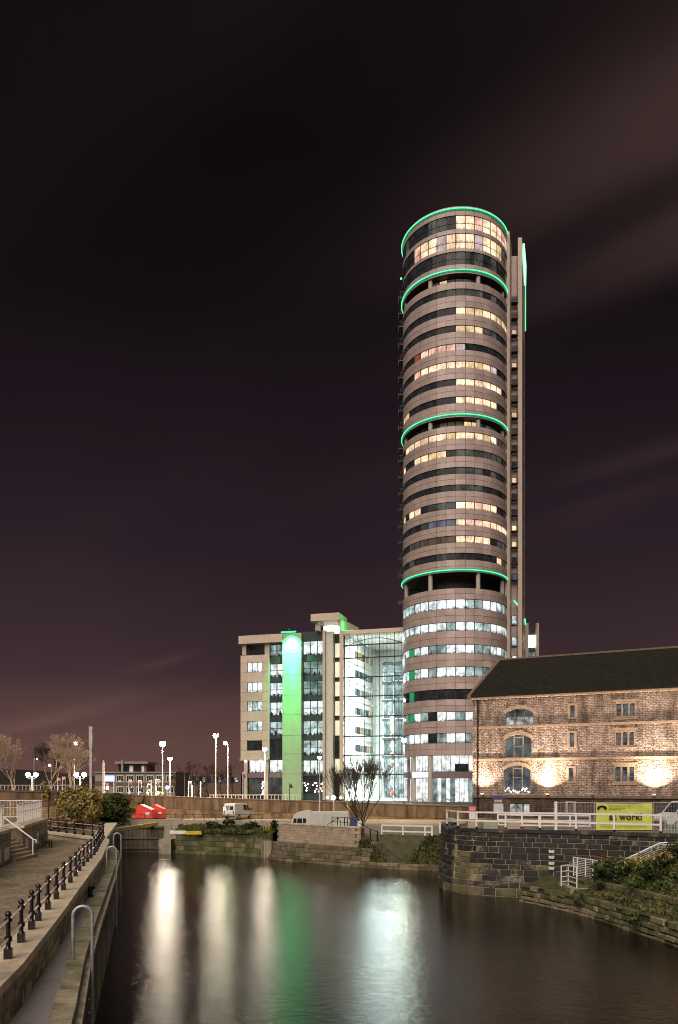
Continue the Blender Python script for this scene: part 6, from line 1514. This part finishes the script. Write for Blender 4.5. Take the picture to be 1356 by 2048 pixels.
# ------------------------------------------------------------------ far buildings
YD = 205.0; dx = lambda px: wx(px,YD); dz = lambda py: wz(py,YD)-4.3
fb_ = thing('flat_roofed_building', 'low two storey flat roofed building with roof box beyond the junction', 'building', (0,0,4.3))
FCL = mat('far_wall', (.27,.235,.20), .8, .12); FBR = mat('far_brick', (.13,.09,.07), .85, .2)
MB().box(dx(190),dx(352),YD,YD+18,-.1,dz(1546)).build('wall', FCL, fb_); MB().box(dx(229),dx(288),YD+3,YD+12,dz(1546),dz(1527)).build('roof_box', FBR, fb_); MB().box(dx(225),dx(292),YD+2,YD+13,dz(1527),dz(1522.5)).build('roof_slab', FCL, fb_)
MB().box(dx(189),dx(353),YD-.4,YD+18.4,dz(1546),dz(1543.5)).build('roof_edge', FCL, fb_)
MB().box(dx(231),dx(252),YD+2.9,YD+2.99,dz(1543),dz(1530)).build('roof_window', W_DARK, fb_); MB().box(dx(262),dx(277),YD+2.9,YD+2.99,dz(1543),dz(1530)).build('roof_window', W_DARK, fb_); MB().box(dx(253),dx(260),YD+2.9,YD+2.98,dz(1543),dz(1531)).build('roof_panel', WHITE, fb_); MB().box(dx(277.5),dx(283),YD+2.9,YD+2.98,dz(1543),dz(1531)).build('roof_panel', WHITE, fb_)
MB().box(dx(239),dx(243),YD+1.5,YD+2.0,dz(1545),dz(1519)).build('flue', FCL, fb_)
for r_, (a, b) in enumerate(((1550,1564),(1573,1586))):
    for k in range(8):
        p = 233+20*k
        if p+14 > 352: break
        f_ = MB().box(dx(p),dx(p+14),YD-.12,YD-.02,dz(b),dz(a)).build('window', WHITE, fb_)
        for q in range(3): MB().box(dx(p+.8+4.4*q),dx(p+.8+4.4*q+3.6),YD-.15,YD-.121,dz(b-1.2 if q != 1 else b-3.5),dz(a+1.2)).build('pane', W_DARK if (k+q) % 5 else W_DIM, f_)
for k in range(9): MB().box(dx(229+20*k),dx(230+20*k),YD-.2,YD-.02,-.1,dz(1546)).build('rib', FCL, fb_)
MB().box(dx(232),dx(352),YD-.08,YD-.02,dz(1571),dz(1566)).build('spandrel', FBR, fb_)
MB().box(dx(190),dx(228),YD-.1,YD-.02,dz(1572),dz(1562)).build('dark_band', FBR, fb_)
fb2 = thing('showroom', 'low glazed showroom glowing blue white behind the bare trees', 'building', (0,0,4.3))
YD = 235.0
MB().box(dx(345),dx(482),YD,YD+15,-.1,dz(1549)).build('wall', FBR, fb2)
for k in range(8):
    p = 350+16*k; f_ = MB().box(dx(p),dx(p+14),YD-.1,YD-.02,dz(1565),dz(1553)).build('window', FRAME, fb2)
    for q in range(2): MB().box(dx(p+.8+6.6*q),dx(p+.8+6.6*q+5.8),YD-.14,YD-.101,dz(1564),dz(1554)).build('pane', (W_BLUE, W_COOL, W_DARK, W_BLUE)[(k*2+q*3) % 4], f_)
# distant hill and city rim to close the horizon
m = MB(); P = []; n = 60
for i in range(n+1):
    a = -1.2+2.4*i/n; r = 700; hgt = 9+7*math.sin(i*.7)+4*math.sin(i*1.9)+3*math.sin(i*4.1); P += [(r*math.sin(a), r*math.cos(a), -2), (r*math.sin(a), r*math.cos(a), 10+hgt*.6), ((r+200)*math.sin(a), (r+200)*math.cos(a), -2)]
m.add(P, [f for i in range(n) for f in ((3*i,3*i+3,3*i+4,3*i+1),(3*i+1,3*i+4,3*i+5,3*i+2))]); struct(m.build('hills', mat('far_hills', (.03,.028,.025), .95, .3, .05)))
# pedestrian guard rails along the far pavement
gr_ = thing('guard_rail', 'pale pedestrian guard rail along the pavement before the office wing', 'railing', (0,0,4.3))
for k in range(26):
    px = 420+7.2*k; MB().box(wx(px,128)-.03,wx(px,128)+.03,128,128.05,0,1.55).build('bar', POLE, gr_)
MB().box(wx(419,128),wx(601,128),127.98,128.07,1.55,1.63).build('rail', POLE, gr_)
# string lights by the office entrance and in the warehouse window
def fairy(name, label, pts, m_, r):
    o = thing(name, label, 'lights')
    for p in pts: MB().ball(p, r*random.uniform(.7,1.2), 6).build('bulb', m_, o)
    MB().path(pts, .012, 4).build('cable', DARKMETAL, o); return o
FY = emit('fairy_warm', (1.0,.85,.75), 9)
def onf(F_, px, py, w_): q = F_.p+F_.d*F_.u(px,w_)+F_.n*w_; return Vector((q.x,q.y,wz(py,q.y)))
random.seed(3)
fairy('fairy_lights', 'loops of warm fairy lights in the dark office ground floor', [onf(WF,x,y,-.3) for x, y in ((609,1566),(611,1571),(614,1576),(613,1581),(616,1568),(626,1570),(629,1566),(632,1566),(634,1572),(633,1578),(630,1583),(638,1583),(641,1577),(643,1568),(646,1566),(646,1574),(644,1582))], FY, .17)
fairy('fairy_lights', 'vertical cluster of fairy lights beside the office corner column', [onf(WF,x,y,-.3) for x, y in ((527,1564),(525,1568),(526,1572),(524,1576),(528,1579),(526,1583),(525,1588))], FY, .17)
fairy('fairy_lights', 'white fairy lights along the sill of the lowest arched window', [onf(HF,x,y,.1) for x, y in ((1011,1582),(1014,1579),(1017,1576),(1019,1581),(1022,1584),(1027,1581),(1031,1583),(1035,1585),(1039,1583),(1044,1580),(1047,1577),(1050,1581),(1053,1577),(1055,1583),(1058,1584))], FY, .07)

# ------------------------------------------------------------------ trees and ivy
def tree(label, base, height, spread, seed, group=None, levels=5, twigs=(3,4), r0=.2, mt=BARK, lean=(0,0), multi=1, leaves=None, cat='tree', up=.25, rmin=.022):
    rnd = random.Random(seed); o = thing('bare_tree', label, cat, base, 0, group)
    tr = MB(); cr = MB(); tips = []
    def grow(p, d, l, r, lv):
        n = 2 if lv < 2 else 1; q = p
        for k in range(n):
            d2 = (d+Vector((rnd.gauss(0,.12),rnd.gauss(0,.12),rnd.gauss(0,.06)+.03))).normalized(); q2 = q+d2*l/n; r2 = r*(1-.28*(k+1)/n)
            (tr if lv < 2 else cr).tube(q, q2, max(rmin, r*(1-.28*k/n)), 6 if lv < 2 else 3, max(rmin, r2)); q = q2; d = d2
        if lv >= levels: tips.append(q); return
        for k in range(rnd.randint(*twigs)):
            a = rnd.uniform(0,6.28); sp = rnd.uniform(.35,.8)*spread
            u = d.orthogonal().normalized(); v = d.cross(u)
            nd = (d+(u*math.cos(a)+v*math.sin(a))*sp+Vector((0,0,up))).normalized()
            grow(q if k < 2 else p.lerp(q, rnd.uniform(.5,.95)), nd, l*rnd.uniform(.62,.82), r*.58, lv+1)
    for k in range(multi):
        d = Vector((lean[0]+(rnd.gauss(0,.35) if multi > 1 else 0), lean[1]+(rnd.gauss(0,.35) if multi > 1 else 0), 1)).normalized()
        grow(Vector((rnd.gauss(0,.15) if multi > 1 else 0, rnd.gauss(0,.15) if multi > 1 else 0, 0)), d, height*(.27 if multi > 1 else .30), r0, 0)
    tr.build('trunk', mt, o); cr.build('crown', mt, o)
    if leaves:
        lf = MB()
        for q in tips:
            if rnd.random() < leaves[1] and q.z < height*leaves[2] and q.x > leaves[3]:
                for k in range(3):
                    p = q+Vector((rnd.gauss(0,.1),rnd.gauss(0,.1),rnd.gauss(0,.1))); s_ = .07; lf.add([p+Vector((-s_,0,0)),p+Vector((0,-s_*.4,-s_*.6)),p+Vector((s_,0,0)),p+Vector((0,s_*.3,s_*.6))], [(0,1,2,3)])
        if lf.f: lf.build('leaves', leaves[0], o)
    return o
BARKP = mat('bark_pale', (.42,.32,.24), .9, .3, 4.0)
TG = 'bare trees along the road'
tree('bare pale tree cut by the left frame edge', (wx(-4,125),125,4.3), 11.5, .85, 11, TG, 6, (3,4), .26, BARKP)
tree('thin bare tree just left of the first twin globe lamp', (wx(30,135),135,4.3), 10, .7, 12, TG, 6, (3,3), .22, BARKP)
tree('darker bare tree behind the right twin globe lamp', (wx(100,132),132,4.3), 11.5, .8, 13, TG, 6, (3,4), .24)
tree('broad bare tree lit pale by the lamp beside the mast', (wx(138,126),126,4.3), 11.5, .9, 14, TG, 6, (3,4), .26, BARKP)
for i, px in enumerate((352,372,395,418,445,470)):
    tree('%s dim bare tree from the left behind the junction lamps' % ('first','second','third','fourth','fifth','sixth')[i], (wx(px,170+8*(i%3)),170+8*(i%3),4.3), 7.2+1.2*(i%2), .9, 30+i, TG, 5, (3,3), .18)
tree('bare many stemmed tree with some yellow leaves before the atrium', (wx(724,88),88,2.9), 8.8, .55, 41, None, 5, (3,3), .06, BARK, (0,0), 12, (LY,.9,.55,.2), 'tree', .42, .011)
ivy = thing('ivy_bush', 'big yellow lit ivy bush hanging over the abutment wall', 'bush', (wx(158,86),86.3,2.9))
m = MB(); foliage(m, (-.4,0,2.4), (2.1,1.4,2.0), 10000, .15, 2, 80, 50); foliage(m, (.9,.2,2.2), (1.8,1.2,1.9), 8000, .14, 2, 60, 51); m.build('foliage', [LY,leafmat('ivy_olive', (.17,.16,.05), (.34,.29,.11))], ivy)
s_ = MB(); random.seed(5)
for k in range(14): s_.tube((random.uniform(-1.5,1.8),random.uniform(-.3,.4),0),(random.uniform(-2,2),random.uniform(-.5,.5),random.uniform(2,4)),.05,5,.02)
s_.build('stem', BARK, ivy)
ivy2 = thing('ivy_bush', 'dark green bush between the yellow ivy and the red bins', 'bush', (wx(228,90),90.5,2.9))
m = MB(); foliage(m, (-.4,0,1.7), (2.3,1.2,1.7), 10000, .14, 3, 80, 52); m.build('foliage', [LG,LG,LD], ivy2)
s_ = MB()
for k in range(10): s_.tube((random.uniform(-1.8,1.8),random.uniform(-.3,.4),0),(random.uniform(-2,2),random.uniform(-.5,.5),random.uniform(1.5,3)),.05,5,.02)
s_.build('stem', BARK, ivy2)
shrub('straw coloured shrub creeping up the wall left of the red bins', (wx(268,108),108,2.9), (1.6,.7,1.5), 2600, .13, [LY,LB,LG], 53)
shrub('reddish dry shrub in front of the abutment behind the black fence', (wx(118,80),80,3.0), (1.8,.9,.65), 3000, .10, [LB,LB,LY], 54)
shrub('dark twiggy shrub at the end of the dry reddish one', (wx(162,79),79,3.0), (1.0,.7,.7), 1800, .09, [LB,LD,LB], 55)
shrub('small yellow leaved sapling on the abutment wall', (wx(86,89),89.2,wz(1600,89)), (.6,.5,1.2), 700, .11, [LY,LY], 56)

# rough grass on the banks: nobody could count the blades
def grass(quads, n, hgt, mats_, seed):
    rnd = random.Random(seed); m = MB()
    for k in range(n):
        a, b, c, d = [Vector(q) for q in rnd.choice(quads)]
        u, v = rnd.random(), rnd.random(); p = (a.lerp(b,u)).lerp(d.lerp(c,u), v); h_ = hgt*rnd.uniform(.4,1.3); an = rnd.uniform(0,3.14); w_ = Vector((math.cos(an),math.sin(an),0))*hgt*.09; l_ = Vector((rnd.gauss(0,.35),rnd.gauss(0,.35),1)).normalized()*h_
        m.add([p-w_-Vector((0,0,.08)), p+w_-Vector((0,0,.08)), p+w_*.5+l_*.6, p+l_+Vector((rnd.gauss(0,.1),rnd.gauss(0,.1),-.1*h_))], [(0,1,2),(0,2,3)], rnd.randrange(len(mats_)))
    o = m.build('grass', mats_); o['kind'] = 'stuff'; return o
GRS = [leafmat('grass_green', (.06,.085,.018), (.13,.16,.035)), leafmat('grass_straw', (.14,.12,.05), (.24,.20,.09)), LD]
grass([[(1.6,72.7,.55),(4.3,70.9,.45),(3.2,72.4,2.35),(2.0,72.75,2.4)],[(5.9,70.3,.45),(9.6,68.9,.45),(9.9,70.0,2.95),(8.0,70.6,2.9)]], 6000, .28, GRS, 1)
grass([[(-18.2,87.0,2.4),(-7.4,81.7,2.4),(-6.2,83.6,2.9),(-16.5,89.5,2.9)]], 5000, .35, GRS, 2)
bq = []
for i in range(5, 29):
    for j in range(1, 8):
        w0 = len(prof_b); bq.append([P_b[i*w0+j], P_b[(i+1)*w0+j], P_b[(i+1)*w0+j+1], P_b[i*w0+j+1]])
grass(bq, 14000, .22, GRS, 3)
